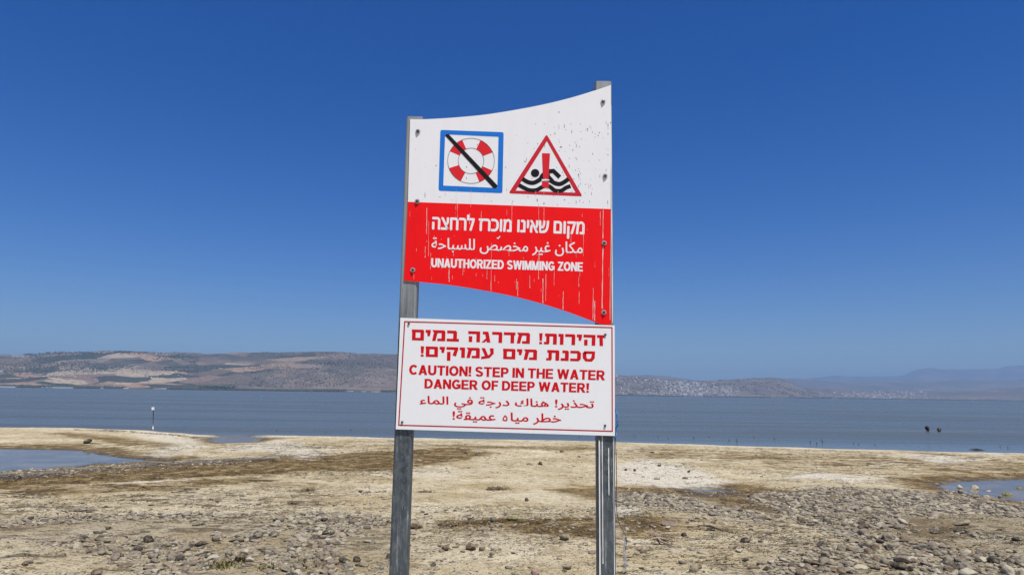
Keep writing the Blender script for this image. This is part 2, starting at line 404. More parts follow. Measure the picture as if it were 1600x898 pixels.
def mat_hill(name, tint, gmix=1.0, sc=1.0, scrubby=.85):
    n = NT(name)
    v = n.coord('Object', (1, 1, 0))
    d1 = n.n('TexNoise'); n.put(d1.inputs['Vector'], v); d1.inputs['Scale'].default_value = .0016 * sc; d1.inputs['Detail'].default_value = 4
    vv = n.n('VectorMath', operation='MULTIPLY_ADD'); n.put(vv.inputs[0], d1.outputs['Color']); vv.inputs[1].default_value = (500 / sc, 500 / sc, 0); n.put(vv.inputs[2], v)
    vo = n.n('TexVoronoi'); n.put(vo.inputs['Vector'], vv.outputs[0]); vo.inputs['Scale'].default_value = .0034 * sc
    sepc = n.n('SeparateColor'); n.put(sepc.inputs[0], vo.outputs['Color'])
    fields = n.ramp(sepc.outputs[0], [(0, (.40, .28, .16)), (.17, (.045, .06, .035)), (.34, (.46, .29, .17)), (.50, (.17, .13, .085)), (.62, (.035, .052, .035)), (.74, (.54, .43, .27)), (.88, (.28, .19, .13))], 'CONSTANT')
    scrub = n.mix(n.step(n.noise(v, .004 * sc, 4), .35, .65), (.14, .12, .09), (.26, .21, .165))
    sx = n.n('SeparateXYZ'); n.put(sx.inputs[0], v)
    c = n.mix(n.math('MULTIPLY', n.step(n.math('MULTIPLY_ADD', n.noise(v, .0011 * sc, 3), 1800., sx.outputs[0]), -1500., -900.), scrubby), fields, scrub)
    rise = n.attr('rise')
    green = n.math('MULTIPLY', n.step(rise, .35, .6), n.step(n.noise(v, .0008 * sc, 3), .44, .56))
    c = n.mix(n.math('MULTIPLY', green, .75 * gmix), c, n.mix(n.step(n.noise(v, .012 * sc, 3), .4, .6), (.06, .07, .05), (.14, .125, .09)))
    belt = n.step(n.math('MULTIPLY_ADD', n.noise(v, .003 * sc, 3), .10, rise), .125, .085)
    c = n.mix(n.math('MULTIPLY', belt, .8 * gmix), c, (.05, .065, .045))
    dots = n.step(n.noise(v, .03, 3, .6), .53, .60)
    c = n.mix(n.math('MULTIPLY', dots, .7), c, (.06, .065, .045))
    pale = n.step(n.noise(n.coord('Object', (.6, 1.4, 0)), .022, 2, .6), .66, .72)
    c = n.mix(n.math('MULTIPLY', pale, .5), c, (.5, .44, .36))
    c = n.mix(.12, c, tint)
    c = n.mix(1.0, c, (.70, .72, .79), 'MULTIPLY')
    return n.fin(c, .95, .1)
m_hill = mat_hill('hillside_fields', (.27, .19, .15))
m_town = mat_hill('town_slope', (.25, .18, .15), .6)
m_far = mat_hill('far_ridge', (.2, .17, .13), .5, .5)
ridge_pos = make_hill('hills', [(-500, 556), (-200, 558), (0, 556.3), (20, 556.6), (50, 558), (75, 555.5), (110, 553.2), (150, 552), (180, 551), (220, 551.5), (270, 553), (330, 555), (390, 554), (430, 552.8), (470, 553), (500, 552), (550, 553.5), (600, 555), (640, 555.5), (700, 560), (760, 565), (800, 578), (830, 600), (850, 612)],
                      [(-500, 4600), (300, 5200), (850, 5800)], [(-500, 7000), (300, 7700), (850, 8000)], 21, 60, m_hill, -500, 850, 420, 130)
town_pos = make_hill('town_hill', [(600, 560), (760, 566), (850, 578), (950, 586.5), (970, 588), (1000, 590.5), (1035, 593), (1060, 595.5), (1090, 596), (1110, 595.5), (1140, 594), (1170, 592), (1200, 591), (1212, 592.5), (1225, 598), (1240, 605), (1255, 611), (1275, 617), (1300, 621.5)],
                     [(600, 6800), (1000, 8000), (1300, 9400)], [(600, 9500), (1000, 10200), (1200, 11500), (1300, 11000)], 33, 40, m_town, 600, 1300, 260, 90)
low_pos = make_hill('shore_plain', [(1150, 620), (1200, 612), (1250, 606), (1300, 608), (1360, 611), (1420, 612), (1480, 613), (1530, 609), (1560, 607), (1600, 606), (1750, 604), (2100, 606)],
                    [(1150, 9800), (2100, 11500)], [(1150, 12500), (2100, 13500)], 45, 25, m_town, 1150, 2100, 200, 50)
make_hill('middle_ridge', [(900, 612), (980, 588.5), (1010, 587), (1040, 589), (1075, 594), (1120, 604), (1180, 601), (1215, 593), (1240, 592.5), (1262, 595.5), (1290, 598), (1350, 597), (1420, 596), (1480, 595), (1560, 596), (1660, 590), (2100, 592)],
          [(900, 14500), (2100, 16500)], [(900, 20000), (2100, 21000)], 51, 60, m_far, 900, 2100, 220, 40)
make_hill('far_ridge', [(1150, 602), (1230, 596), (1280, 590), (1300, 588.5), (1340, 590), (1400, 589), (1425, 579), (1444, 576.5), (1460, 579), (1500, 579), (1550, 578), (1562, 574), (1600, 572.5), (1700, 569), (2100, 575)],
          [(1150, 26000), (2100, 26000)], [(1150, 31000), (2100, 31000)], 57, 60, m_far, 1150, 2100, 200, 30)

# ------------------------------------------------------------------ haze
HAZE = 5.0e-5
hz = MB(); hz.box((-26000, -3000, -1.5), (26000, 42000, 1500))
hm = bpy.data.materials.new('haze_air'); hm.use_nodes = True
for x in list(hm.node_tree.nodes):
    if x.type != 'OUTPUT_MATERIAL': hm.node_tree.nodes.remove(x)
pv = hm.node_tree.nodes.new('ShaderNodeVolumePrincipled')
pv.inputs['Color'].default_value = (.35, .57, .88, 1); pv.inputs['Density'].default_value = HAZE; pv.inputs['Anisotropy'].default_value = 0.0
hm.node_tree.links.new(pv.outputs[0], hm.node_tree.nodes['Material Output'].inputs['Volume'])
tag(hz.build('haze', hm), kind='stuff')

# ------------------------------------------------------------------ the two posts
def mat_zinc():
    n = NT('galvanised_steel')
    st = n.noise(n.coord('Object', (26, 26, 1.1)), 3.0, 5, .65)
    sp_ = n.noise(n.coord('Object', (9, 9, 3)), 6, 4, .7)
    ge = n.n('TexCoord'); sx = n.n('SeparateXYZ'); n.put(sx.inputs[0], ge.outputs['Object'])
    c = n.mix(n.step(st, .3, .7), (.042, .056, .064), (.10, .118, .128))
    c = n.mix(n.math('MULTIPLY', n.step(st, .60, .72), n.step(sp_, .45, .62)), c, (.42, .44, .44))
    c = n.mix(n.math('MULTIPLY', n.step(sp_, .62, .74), .5), c, (.30, .31, .31))
    vor = n.n('TexVoronoi'); n.put(vor.inputs['Vector'], n.coord('Object', (60, 60, 34))); vor.inputs['Scale'].default_value = 1.4
    spg = n.n('SeparateColor'); n.put(spg.inputs[0], vor.outputs['Color'])
    c = n.mix(n.math('MULTIPLY', n.step(spg.outputs[0], .45, .95), .35), c, (.16, .18, .188))
    c = n.mix(n.math('MULTIPLY', n.step(n.noise(n.coord('Object', (70, 70, 22)), 1.0, 4, .7), .55, .66), .45), c, (.24, .26, .265))
    up = n.step(n.math('MULTIPLY_ADD', st, .5, sx.outputs[2]), 2.05, 2.45)
    c = n.mix(n.math('MULTIPLY', up, .75), c, n.mix(st, (.24, .25, .25), (.42, .43, .42)))
    n.bump(st, .15, .002)
    return n.fin(c, .55, .4, .25)
M_zinc = mat_zinc()
M_dark = flat('dark_steel', (.03, .03, .033), .5, .4, .3)
M_cap = flat('dull_zinc_face', (.24, .255, .26), .6, .4, .1)
M_whitepaint = flat('white_paint', (.74, .74, .72), .6)
PY = 2.4                                             # front face of the posts
def post(name, x0, x1, top, label, runs=()):
    e = empty(name, ((x0 + x1) / 2, PY + .03, 0))
    w = (x1 - x0) / 2; d = .03; r = .007
    zb = ground((x0 + x1) / 2, PY) - .35
    b = MB(); ring = []
    for cx, cy, a0 in ((w - r, d - r, 0), (-w + r, d - r, 90), (-w + r, -d + r, 180), (w - r, -d + r, 270)):
        for k in range(5):
            a = math.radians(a0 + 90 * k / 4); ring.append((cx + r * math.cos(a), cy + r * math.sin(a)))
    n = len(ring)
    inner = [(x * .9, y * .9) for x, y in ring]
    zs = [zb, top]
    vs = [(x, y, z) for z in zs for x, y in ring] + [(x, y, top) for x, y in inner] + [(x, y, top - .15) for x, y in inner]
    fs = [(k, (k + 1) % n, n + (k + 1) % n, n + k) for k in range(n)]
    fs += [(n + k, n + (k + 1) % n, 2 * n + (k + 1) % n, 2 * n + k) for k in range(n)]
    fs += [(2 * n + k, 2 * n + (k + 1) % n, 3 * n + (k + 1) % n, 3 * n + k) for k in range(n)]
    fs.append(tuple(3 * n + k for k in range(n)))
    b.add(vs, fs)
    # the strip weld seam down the front and the pale runs of zinc
    for k in range(80):
        x = random.choice([-.3, -.05, .12, random.uniform(-.9, .9), random.uniform(-.9, .9)]) * w + random.gauss(0, .003); z = random.uniform(zb + .4, 2.0); h = random.lognormvariate(-4, .7); ww = random.uniform(.0003, .0009)
        yy = -d - .0006
        b.add([(x - ww, yy, z), (x + ww, yy, z), (x + ww * .4, yy, z + h), (x - ww * .4, yy, z + h)], [(0, 1, 2, 3)], 1)
    if runs:
        for x, z0, z1, ww in runs:
            vs = []
            for k in range(13):
                j = random.uniform(.6, 1.2); z = z0 + (z1 - z0) * k / 12; vs += [(x - ww * j, -.0312, z), (x + ww * j, -.0312, z)]
            b.add(vs, [(2 * k, 2 * k + 1, 2 * k + 3, 2 * k + 2) for k in range(12)], 2)
    b.build('tube', [M_zinc, M_cap, M_whitepaint], e)
    return tag(e, label, 'post'), e
pl_, _ = post('sign_post', -.394, -.334, 2.746, 'left galvanised square steel post, the shorter one, under the low corner of the board')
pr_, pre = post('sign_post', .297, .357, 2.893, 'right galvanised square steel post, the taller one, with white paint runs', ((-.0235, .9, 1.60, .0022), (-.0135, 1.2, 1.615, .0014), (.008, 1.42, 1.575, .0016), (.0245, 1.1, 1.61, .0012), (.0255, 2.0, 2.8, .0016)))
# ------------------------------------------------------------------ signs
def mat_board(name, col, grime=.1):
    n = NT(name)
    a = n.noise(n.coord('Object', (9, 1, 2.2)), 3, 4, .6); b = n.noise(n.coord('Object', (1, 1, 1)), 60, 3, .7)
    c = n.mix(n.math('MULTIPLY', n.step(a, .45, .75), grime), col, tuple(x * .72 for x in col))
    c = n.mix(n.math('MULTIPLY', n.step(b, .62, .72), grime), c, tuple(x * .6 for x in col))
    return n.fin(c, .6, .12)
M_white = mat_board('board_white', (.80, .80, .80), .10)
M_white2 = mat_board('new_board_white', (.80, .805, .80), .06)
M_red = mat_board('board_red', (.86, .007, .009), .25)
M_red_d = mat_board('sign_red_ink', (.60, .006, .012), .1)
M_border = mat_board('border_red', (.42, .015, .025), .15)
M_tri = mat_board('triangle_red', (.56, .02, .035), .15)
M_blue = mat_board('frame_blue', (.012, .17, .60), .15)
M_black = mat_board('black_ink', (.010, .010, .011), .2)
M_edge = flat('board_edge', (.55, .55, .55), .5)
M_chip = flat('chipped_metal', (.05, .045, .04), .7)
M_drip = flat('white_drip', (.68, .50, .46), .6, .2)
M_washer = flat('washer_steel', (.50, .48, .44), .4, .5, .5)
M_bolt = flat('bolt_steel', (.10, .095, .085), .35, .5, .6)

class Flat2D:
    """collects flat shapes given in photo pixels of a board and lays them on the board's plane, each shape a hair in front of the last"""
    def __init__(s, plane_y, step=.00004): s.y = plane_y; s.b = MB(); s.k = 0; s.step = step
    def poly(s, pts, fan=True):
        y = s.y - s.k * s.step; s.k += 1
        s.b.add([on_y(px, py, y) for px, py in pts], [tuple(range(len(pts)))])
    def tris(s, pts, faces, lift=True):
        y = s.y - s.k * s.step
        if lift: s.k += 1
        s.b.add([on_y(px, py, y) for px, py in pts], faces)
    def strip(s, pts, w, closed=False):
        n = len(pts); L = []; R_ = []
        for i in range(n):
            p0 = pts[(i - 1) % n] if (closed or i > 0) else pts[i]; p1 = pts[(i + 1) % n] if (closed or i < n - 1) else pts[i]
            if closed or 0 < i < n - 1:
                a = Vector((pts[i][0] - p0[0], pts[i][1] - p0[1])).normalized(); b = Vector((p1[0] - pts[i][0], p1[1] - pts[i][1])).normalized()
                t = (a + b).normalized(); m = 1 / max(.35, t.dot(a))
            else:
                t = Vector((p1[0] - p0[0], p1[1] - p0[1])).normalized(); m = 1
            nx, ny = -t.y * w / 2 * m, t.x * w / 2 * m
            L.append((pts[i][0] + nx, pts[i][1] + ny)); R_.append((pts[i][0] - nx, pts[i][1] - ny))
        m = n if closed else n - 1
        s.tris(L + R_, [(i, (i + 1) % n, n + (i + 1) % n, n + i) for i in range(m)])
    def build(s, name, mat, parent):
        o = s.b.build(name, mat, None); return fix_parent(o, parent)
def fix_parent(o, parent):
    o.parent = parent; o.matrix_parent_inverse = Matrix.Translation(parent.location).inverted(); return o
def board_solid(name, px, y_front, thick, mats, parent):
    n = len(px); b = MB()
    f = [on_y(x, y, y_front) for x, y in px]; k = [Vector((p.x, p.y + thick, p.z)) for p in f]
    b.add(f + k, [tuple(range(n)), tuple(reversed(range(n, 2 * n)))], 0)
    b.add(f + k, [(i, n + i, n + (i + 1) % n, (i + 1) % n) for i in range(n)], 1)
    return fix_parent(b.build(name, mats, None), parent)
def merge_in(o, mb, mat):
    """wear marks become part of the panel's own mesh"""
    me = o.data; b = MB(); b.v = [tuple(v.co) for v in me.vertices]; b.f = [tuple(p.vertices) for p in me.polygons]; b.m = [p.material_index for p in me.polygons]
    b.add(mb.v, mb.f, len(me.materials)); o.data = b.mesh(me.name, list(me.materials) + [mat]); bpy.data.meshes.remove(me)
def smooth_curve(pts, n=6):
    out = []
    for i in range(len(pts) - 1):
        p0 = pts[max(i - 1, 0)]; p1 = pts[i]; p2 = pts[i + 1]; p3 = pts[min(i + 2, len(pts) - 1)]
        for k in range(n):
            t = k / n
            out.append(tuple(.5 * (2 * p1[j] + (p2[j] - p0[j]) * t + (2 * p0[j] - 5 * p1[j] + 4 * p2[j] - p3[j]) * t * t + (3 * p1[j] - p0[j] - 3 * p2[j] + p3[j]) * t ** 3) for j in (0, 1)))
    out.append(pts[-1]); return out

# --- lettering
def arcp(cx, cy, rx, ry, a0, a1, n=14):
    return [(cx + rx * math.cos(math.radians(a0 + (a1 - a0) * k / n)), cy + ry * math.sin(math.radians(a0 + (a1 - a0) * k / n))) for k in range(n + 1)]
def rc(x0, y0, x1, y1): return ('p', [(x0, y0), (x1, y0), (x1, y1), (x0, y1)])
def pg(*pts): return ('p', list(pts))
def st(pts, w=.2, closed=False): return ('s', pts, w, closed)
_stem = rc(0, 0, .2, 1)
LATIN = {
 'A': (.80, [pg((0, 0), (.22, 0), (.51, 1), (.29, 1)), pg((.58, 0), (.80, 0), (.51, 1), (.29, 1)), rc(.2, .2, .6, .36)]),
 'C': (.78, [st(arcp(.41, .5, .31, .41, 42, 318, 22))]),
 'D': (.78, [_stem, st([(.15, .91), (.34, .91)] + arcp(.34, .5, .34, .41, 80, -80, 14) + [(.34, .09), (.15, .09)], .19)]),
 'E': (.68, [_stem, rc(.15, .82, .66, 1), rc(.15, .42, .62, .59), rc(.15, 0, .68, .18)]),
 'F': (.62, [_stem, rc(.15, .82, .62, 1), rc(.15, .41, .56, .58)]),
 'G': (.82, [st(arcp(.42, .5, .32, .41, 40, 345, 24)), rc(.43, .36, .82, .53), rc(.63, .08, .82, .45)]),
 'H': (.76, [_stem, rc(.56, 0, .76, 1), rc(.1, .42, .66, .6)]),
 'I': (.2, [_stem]),
 'M': (.90, [rc(0, 0, .18, 1), rc(.72, 0, .9, 1), pg((.0, 1), (.24, 1), (.54, 0), (.36, 0)), pg((.66, 1), (.9, 1), (.54, 0), (.36, 0))]),
 'N': (.76, [rc(0, 0, .19, 1), rc(.57, 0, .76, 1), pg((0, 1), (.21, 1), (.76, 0), (.55, 0))]),
 'O': (.86, [st(arcp(.43, .5, .33, .41, 0, 348.75, 31), .2, True)]),
 'P': (.70, [_stem, st([(.15, .91), (.40, .91)] + arcp(.40, .68, .2, .23, 80, -80, 12) + [(.40, .45), (.15, .45)], .18)]),
 'R': (.78, [_stem, st([(.15, .91), (.42, .91)] + arcp(.42, .69, .21, .22, 80, -80, 12) + [(.42, .47), (.15, .47)], .18), pg((.30, .45), (.54, 0), (.78, 0), (.52, .47))]),
 'S': (.72, [st(arcp(.36, .725, .255, .19, 22, 262, 16) + arcp(.37, .275, .265, .19, 82, -158, 16), .18)]),
 'T': (.72, [rc(0, .82, .72, 1), rc(.26, 0, .46, .85)]),
 'U': (.76, [st([(.1, 1), (.1, .4)] + arcp(.38, .38, .28, .29, 180, 360, 14) + [(.66, .4), (.66, 1)], .2)]),
 'W': (1.12, [pg((0, 1), (.2, 1), (.39, 0), (.21, 0)), pg((.46, 1), (.66, 1), (.39, 0), (.21, 0)), pg((.46, 1), (.66, 1), (.91, 0), (.73, 0)), pg((.92, 1), (1.12, 1), (.91, 0), (.73, 0))]),
 'Z': (.70, [rc(.02, .82, .68, 1), rc(0, 0, .70, .18), pg((0, .1), (.22, .1), (.68, .9), (.46, .9))]),
 '!': (.24, [pg((.04, .30), (.20, .30), (.24, 1), (0, 1)), rc(.02, 0, .22, .2)]),
}
HEB = {
 'ז': (.52, [rc(0, .74, .52, 1), pg((.2, 0), (.44, 0), (.40, .8), (.16, .8))]),
 'ה': (.82, [rc(0, .74, .82, 1), rc(.57, 0, .82, .8), rc(.05, 0, .29, .54)]),
 'י': (.36, [rc(0, .74, .36, 1), pg((.14, .42), (.3, .42), (.36, .8), (.11, .8))]),
 'ר': (.70, [rc(0, .74, .66, 1), pg((.45, 0), (.70, 0), (.70, .92), (.45, .92))]),
 'ו': (.36, [rc(0, .74, .34, 1), rc(.11, 0, .36, .94)]),
 'ת': (.88, [rc(.06, .74, .84, 1), rc(.62, 0, .88, .92), rc(.15, .1, .38, .8), rc(0, 0, .34, .22)]),
 'מ': (.90, [pg((0, 1), (.24, 1), (.38, .68), (.22, .55)), pg((.10, .72), (.34, .60), (.24, 0), (0, 0)), rc(.26, .74, .84, 1), rc(.64, 0, .90, .92), rc(.36, 0, .8, .23)]),
 'ד': (.80, [rc(0, .74, .80, 1), rc(.47, 0, .72, .8)]),
 'ג': (.62, [rc(.08, .74, .46, 1), pg((.24, .8), (.48, .92), (.62, 0), (.37, 0)), pg((0, 0), (.22, 0), (.46, .34), (.40, .50))]),
 'ב': (.84, [rc(.02, .74, .64, 1), rc(.44, .1, .70, .9), rc(0, 0, .84, .25)]),
 'ם': (.84, [rc(0, .74, .80, 1), rc(.02, 0, .27, .8), rc(.59, 0, .84, .92), rc(.1, 0, .8, .24)]),
 'ס': (.84, [st([(.10, .87), (.74, .87), (.71, .35), (.58, .13), (.28, .13), (.15, .35), (.13, .87)], .25)]),
 'כ': (.72, [rc(0, .74, .56, 1), pg((.46, .12), (.72, .25), (.72, .78), (.46, .88)), rc(0, 0, .56, .25), pg((.46, 0), (.56, 0), (.72, .2), (.5, .35)), pg((.46, 1), (.56, 1), (.72, .8), (.5, .65))]),
 'נ': (.54, [rc(.1, .74, .48, 1), rc(.28, .1, .54, .92), rc(0, 0, .54, .25)]),
 'ע': (.84, [pg((.56, 1), (.82, 1), (.84, .45), (.62, .45)), pg((.62, .5), (.84, .5), (.56, .05), (.34, .14)), pg((0, 1), (.24, 1), (.50, .2), (.26, .2)), pg((0, -.08), (0, .17), (.5, .3), (.56, .06))]),
 'ק': (.80, [rc(0, .74, .80, 1), pg((.56, .8), (.80, .8), (.66, .1), (.42, .22)), rc(.05, -.32, .29, .54)]),
 '!': LATIN['!'],
}
def glyph_line(F2, text, table, pL, pR, h, gap=.11, space=.34, bold=(0,)):
    """text in display order, left to right, from the left end to the right end of its baseline"""
    x = 0; items = []
    for ch in text:
        if ch == ' ': x += space - gap; continue
        w, sh = table[ch]; items.append((x, sh)); x += w + gap
    tot = x - gap
    dx, dy = pR[0] - pL[0], pR[1] - pL[1]; L = math.hypot(dx, dy); ex, ey = dx / L, dy / L
    def mp(u, v): return (pL[0] + u / tot * dx + v * h * ey, pL[1] + u / tot * dy - v * h * ex)
    k0 = F2.k
    for ox, sh in items:
        F2.k = k0
        for ox, s_ in [(ox + e, s_) for e in bold for s_ in sh]:
            if s_[0] == 'p': F2.poly([mp(ox + a, b) for a, b in s_[1]])
            else:
                pts, w, closed = s_[1:]
                n = len(pts); Lp, Rp = [], []
                for i in range(n):
                    p0 = pts[(i - 1) % n] if (closed or i) else pts[i]; p1 = pts[(i + 1) % n] if (closed or i < n - 1) else pts[i]
                    t = Vector((p1[0] - p0[0], p1[1] - p0[1])).normalized(); m = 1.0
                    if closed or 0 < i < n - 1:
                        a = Vector((pts[i][0] - p0[0], pts[i][1] - p0[1])); a = a.normalized() if a.length > 1e-6 else t
                        m = 1 / max(.5, abs(t.dot(a)))
                    Lp.append((pts[i][0] - t.y * w / 2 * m, pts[i][1] + t.x * w / 2 * m)); Rp.append((pts[i][0] + t.y * w / 2 * m, pts[i][1] - t.x * w / 2 * m))
                q = [mp(ox + a, b) for a, b in Lp + Rp]; mm = n if closed else n - 1
                F2.tris(q, [(i, (i + 1) % n, n + (i + 1) % n, n + i) for i in range(mm)])
def text_mesh(body):
    c = bpy.data.curves.new('lettering', 'FONT'); c.body = body; c.size = 1; c.resolution_u = 4
    o = bpy.data.objects.new('lettering', c); COL.objects.link(o)
    bpy.context.view_layer.update()
    dg = bpy.context.evaluated_depsgraph_get(); ev = o.evaluated_get(dg); me = ev.to_mesh()
    vs = np.array([(v.co.x, v.co.y) for v in me.vertices]); fs = [tuple(p.vertices) for p in me.polygons]
    ev.to_mesh_clear(); bpy.data.objects.remove(o); bpy.data.curves.remove(c)
    return vs, fs
def font_line(F2, body, ref, pL, pR, h, bold=.02):
    vs, fs = text_mesh(body); rv, _ = text_mesh(ref)
    refh = rv[:, 1].max() - max(0, rv[:, 1].min()); x0, x1 = vs[:, 0].min(), vs[:, 0].max()
    dx, dy = pR[0] - pL[0], pR[1] - pL[1]; L = math.hypot(dx, dy); ex, ey = dx / L, dy / L
    for ox, oy in ((0, 0), (-bold, 0), (bold, 0), (0, bold * .6), (0, -bold * .6), (-bold * .7, bold * .4), (bold * .7, -bold * .4)) if bold else ((0, 0),):
        q = [(pL[0] + (a + ox - x0) / (x1 - x0) * dx + (b + oy) / refh * h * ey, pL[1] + (a + ox - x0) / (x1 - x0) * dy - (b + oy) / refh * h * ex) for a, b in vs]
        F2.tris(q, fs)
# Arabic joining forms: isolated, final, initial, medial
AR = {'ا': (0xFE8D, 0xFE8E), 'ب': (0xFE8F, 0xFE90, 0xFE91, 0xFE92), 'ة': (0xFE93, 0xFE94), 'ت': (0xFE95, 0xFE96, 0xFE97, 0xFE98), 'ج': (0xFE9D, 0xFE9E, 0xFE9F, 0xFEA0),
      'ح': (0xFEA1, 0xFEA2, 0xFEA3, 0xFEA4), 'خ': (0xFEA5, 0xFEA6, 0xFEA7, 0xFEA8), 'د': (0xFEA9, 0xFEAA), 'ذ': (0xFEAB, 0xFEAC), 'ر': (0xFEAD, 0xFEAE), 'س': (0xFEB1, 0xFEB2, 0xFEB3, 0xFEB4),
      'ص': (0xFEB9, 0xFEBA, 0xFEBB, 0xFEBC), 'ط': (0xFEC1, 0xFEC2, 0xFEC3, 0xFEC4), 'ع': (0xFEC9, 0xFECA, 0xFECB, 0xFECC), 'غ': (0xFECD, 0xFECE, 0xFECF, 0xFED0), 'ف': (0xFED1, 0xFED2, 0xFED3, 0xFED4),
      'ق': (0xFED5, 0xFED6, 0xFED7, 0xFED8), 'ك': (0xFED9, 0xFEDA, 0xFEDB, 0xFEDC), 'ل': (0xFEDD, 0xFEDE, 0xFEDF, 0xFEE0), 'م': (0xFEE1, 0xFEE2, 0xFEE3, 0xFEE4), 'ن': (0xFEE5, 0xFEE6, 0xFEE7, 0xFEE8),
      'ه': (0xFEE9, 0xFEEA, 0xFEEB, 0xFEEC), 'ي': (0xFEF1, 0xFEF2, 0xFEF3, 0xFEF4), 'ء': (0xFE80,)}
def arabic(t):
    out = []
    for i, ch in enumerate(t):
        if ch not in AR: out.append(ch); continue
        f = AR[ch]
        pj = i > 0 and t[i - 1] in AR and len(AR[t[i - 1]]) == 4 and len(f) > 1
        nj = i < len(t) - 1 and t[i + 1] in AR and len(f) == 4 and len(AR[t[i + 1]]) > 1
        out.append(chr(f[3 if pj and nj else 1 if pj else 2]) if (pj or nj) else ch)
    return ''.join(reversed(out))

def hexbolt(parent, px, py, y, r=.010, washer=True):
    c = on_y(px, py, y); e = MB()
    def disc(rad, y0, y1, n, mat, rot=0, dome=0):
        vs = [(c.x + rad * math.cos(rot + 2 * math.pi * k / n), y0, c.z + rad * math.sin(rot + 2 * math.pi * k / n)) for k in range(n)]
        vs += [(c.x + rad * .94 * math.cos(rot + 2 * math.pi * k / n), y1, c.z + rad * .94 * math.sin(rot + 2 * math.pi * k / n)) for k in range(n)]
        vs += [(c.x, y1 - dome, c.z)]
        e.add(vs, [(k, n + k, n + (k + 1) % n, (k + 1) % n) for k in range(n)] + [(n + k, 2 * n, n + (k + 1) % n) for k in range(n)], mat)
    if washer: disc(r, y - .0004, y - .0022, 20, 0)
    disc(r * .62 if washer else r, y - .0022 if washer else y - .0002, y - .0052 if washer else y - .004, 6 if washer else 14, 1, random.random(), .0015)
    if washer: disc(r * .28, y - .0060, y - .0072, 10, 1)
    return fix_parent(e.build('bolt' if washer else 'screw', [M_washer, M_bolt]), parent)

# ---- upper board
YU = PY - .0045
us = empty('swimming_ban_sign', (-.015, YU, 2.0))
tag(us, 'upper weathered red and white board with curved edges, lifebuoy and swimmer pictograms and white lettering', 'sign')
top_curve = smooth_curve([(640.8, 186.2), (661.7, 186.6), (713, 183.6), (767.2, 178), (835.7, 166.2), (889.6, 153.6), (933.7, 140.2), (954.6, 133)])
bot_curve = smooth_curve([(955, 507), (943, 506.6), (928.8, 502.6), (889, 487.8), (844.6, 473.7), (797.8, 461.8), (746.3, 452), (701.9, 445), (655, 440.2), (631.2, 438)])
red_l, red_r = (637.4, 315.3), (954.2, 326.6)
white_px = top_curve + [red_r, red_l]
red_px = [red_l, red_r] + bot_curve
WP = board_solid('white_panel', white_px, YU, .003, [M_white, M_edge], us)
RP = board_solid('red_panel', red_px, YU, .003, [M_red, M_edge], us)
def zc(x, y): return (670 + x / 6.4, 190 + y / 6.4)           # reading scale used when measuring the pictograms
def rnd(pts, r, n=5):
    out = []
    for i in range(len(pts)):
        p0, p, p1 = Vector(pts[i - 1]), Vector(pts[i]), Vector(pts[(i + 1) % len(pts)])
        a = (p0 - p).normalized(); b = (p1 - p).normalized(); A = p + a * r; B = p + b * r
        for k in range(n + 1):
            t = k / n; out.append(tuple(A * (1 - t) ** 2 + p * 2 * t * (1 - t) + B * t * t))
    return out
L1 = YU - .0004
buoy = empty('lifebuoy_pictogram', (0, 0, 0)); buoy.parent = us; buoy.matrix_parent_inverse = Matrix.Translation(us.location).inverted()
def framing(outer, inner, mat, name, parent):
    F2 = Flat2D(L1); n = len(outer); F2.tris(outer + inner, [(i, (i + 1) % n, n + (i + 1) % n, n + i) for i in range(n)])
    o = F2.b.build(name, mat, None); o.parent = parent; return o
framing(rnd([zc(116, 84), zc(749, 107), zc(736, 716), zc(97, 692)], 3.5), rnd([zc(163, 128), zc(697, 153), zc(686, 664), zc(145, 640)], .5), M_blue, 'blue_frame', buoy)
cx, cy = 422, 393
def sector(F2, a0, a1, r0, r1):
    n = 10
    o = [zc(cx + r1[0] * math.cos(math.radians(a0 + (a1 - a0) * k / n)), cy - r1[1] * math.sin(math.radians(a0 + (a1 - a0) * k / n))) for k in range(n + 1)]
    i = [zc(cx + r0[0] * math.cos(math.radians(a0 + (a1 - a0) * k / n)), cy - r0[1] * math.sin(math.radians(a0 + (a1 - a0) * k / n))) for k in range(n + 1)]
    F2.tris(o + i, [(k, k + 1, n + 2 + k, n + 1 + k) for k in range(n)], False)
M_buoy = mat_board('buoy_red', (.70, .02, .03), .2)
for a0, a1 in ((22, 66), (112, 155), (199, 244), (291, 335)):
    F2 = Flat2D(L1); sector(F2, a0, a1, (127, 127), (234, 226)); o = F2.b.build('red_segment', M_buoy, None); o.parent = buoy
F2 = Flat2D(L1 - .0003)
sector(F2, 0, 120, (232, 224), (236, 228)); sector(F2, 120, 240, (232, 224), (236, 228)); sector(F2, 240, 360, (232, 224), (236, 228))
sector(F2, 0, 120, (126, 126), (130, 130)); sector(F2, 120, 240, (126, 126), (130, 130)); sector(F2, 240, 360, (126, 126), (130, 130))
o = F2.b.build('outline', M_chip, None); o.parent = buoy
F2 = Flat2D(L1 - .0006); F2.poly([zc(160, 138), zc(172, 128), zc(198, 126), zc(687, 638), zc(684, 660), zc(650, 668)])
o = F2.b.build('black_slash', M_black, None); o.parent = buoy
tri = empty('swimmer_pictogram', (0, 0, 0)); tri.parent = us; tri.matrix_parent_inverse = Matrix.Translation(us.location).inverted()
framing(rnd([zc(1178, 126), zc(1538, 748), zc(797, 718)], 4), rnd([zc(1181, 196), zc(1468, 711), zc(868, 690)], .4), M_tri, 'red_triangle', tri)
F2 = Flat2D(L1 - .0002)
def zs(pts): return smooth_curve([zc(*p) for p in pts], 5)
F2.strip(zs([(936, 572), (985, 602), (1040, 613), (1092, 592), (1135, 560), (1172, 560), (1215, 588), (1262, 616), (1310, 624), (1355, 604), (1398, 572)]), 6.6)
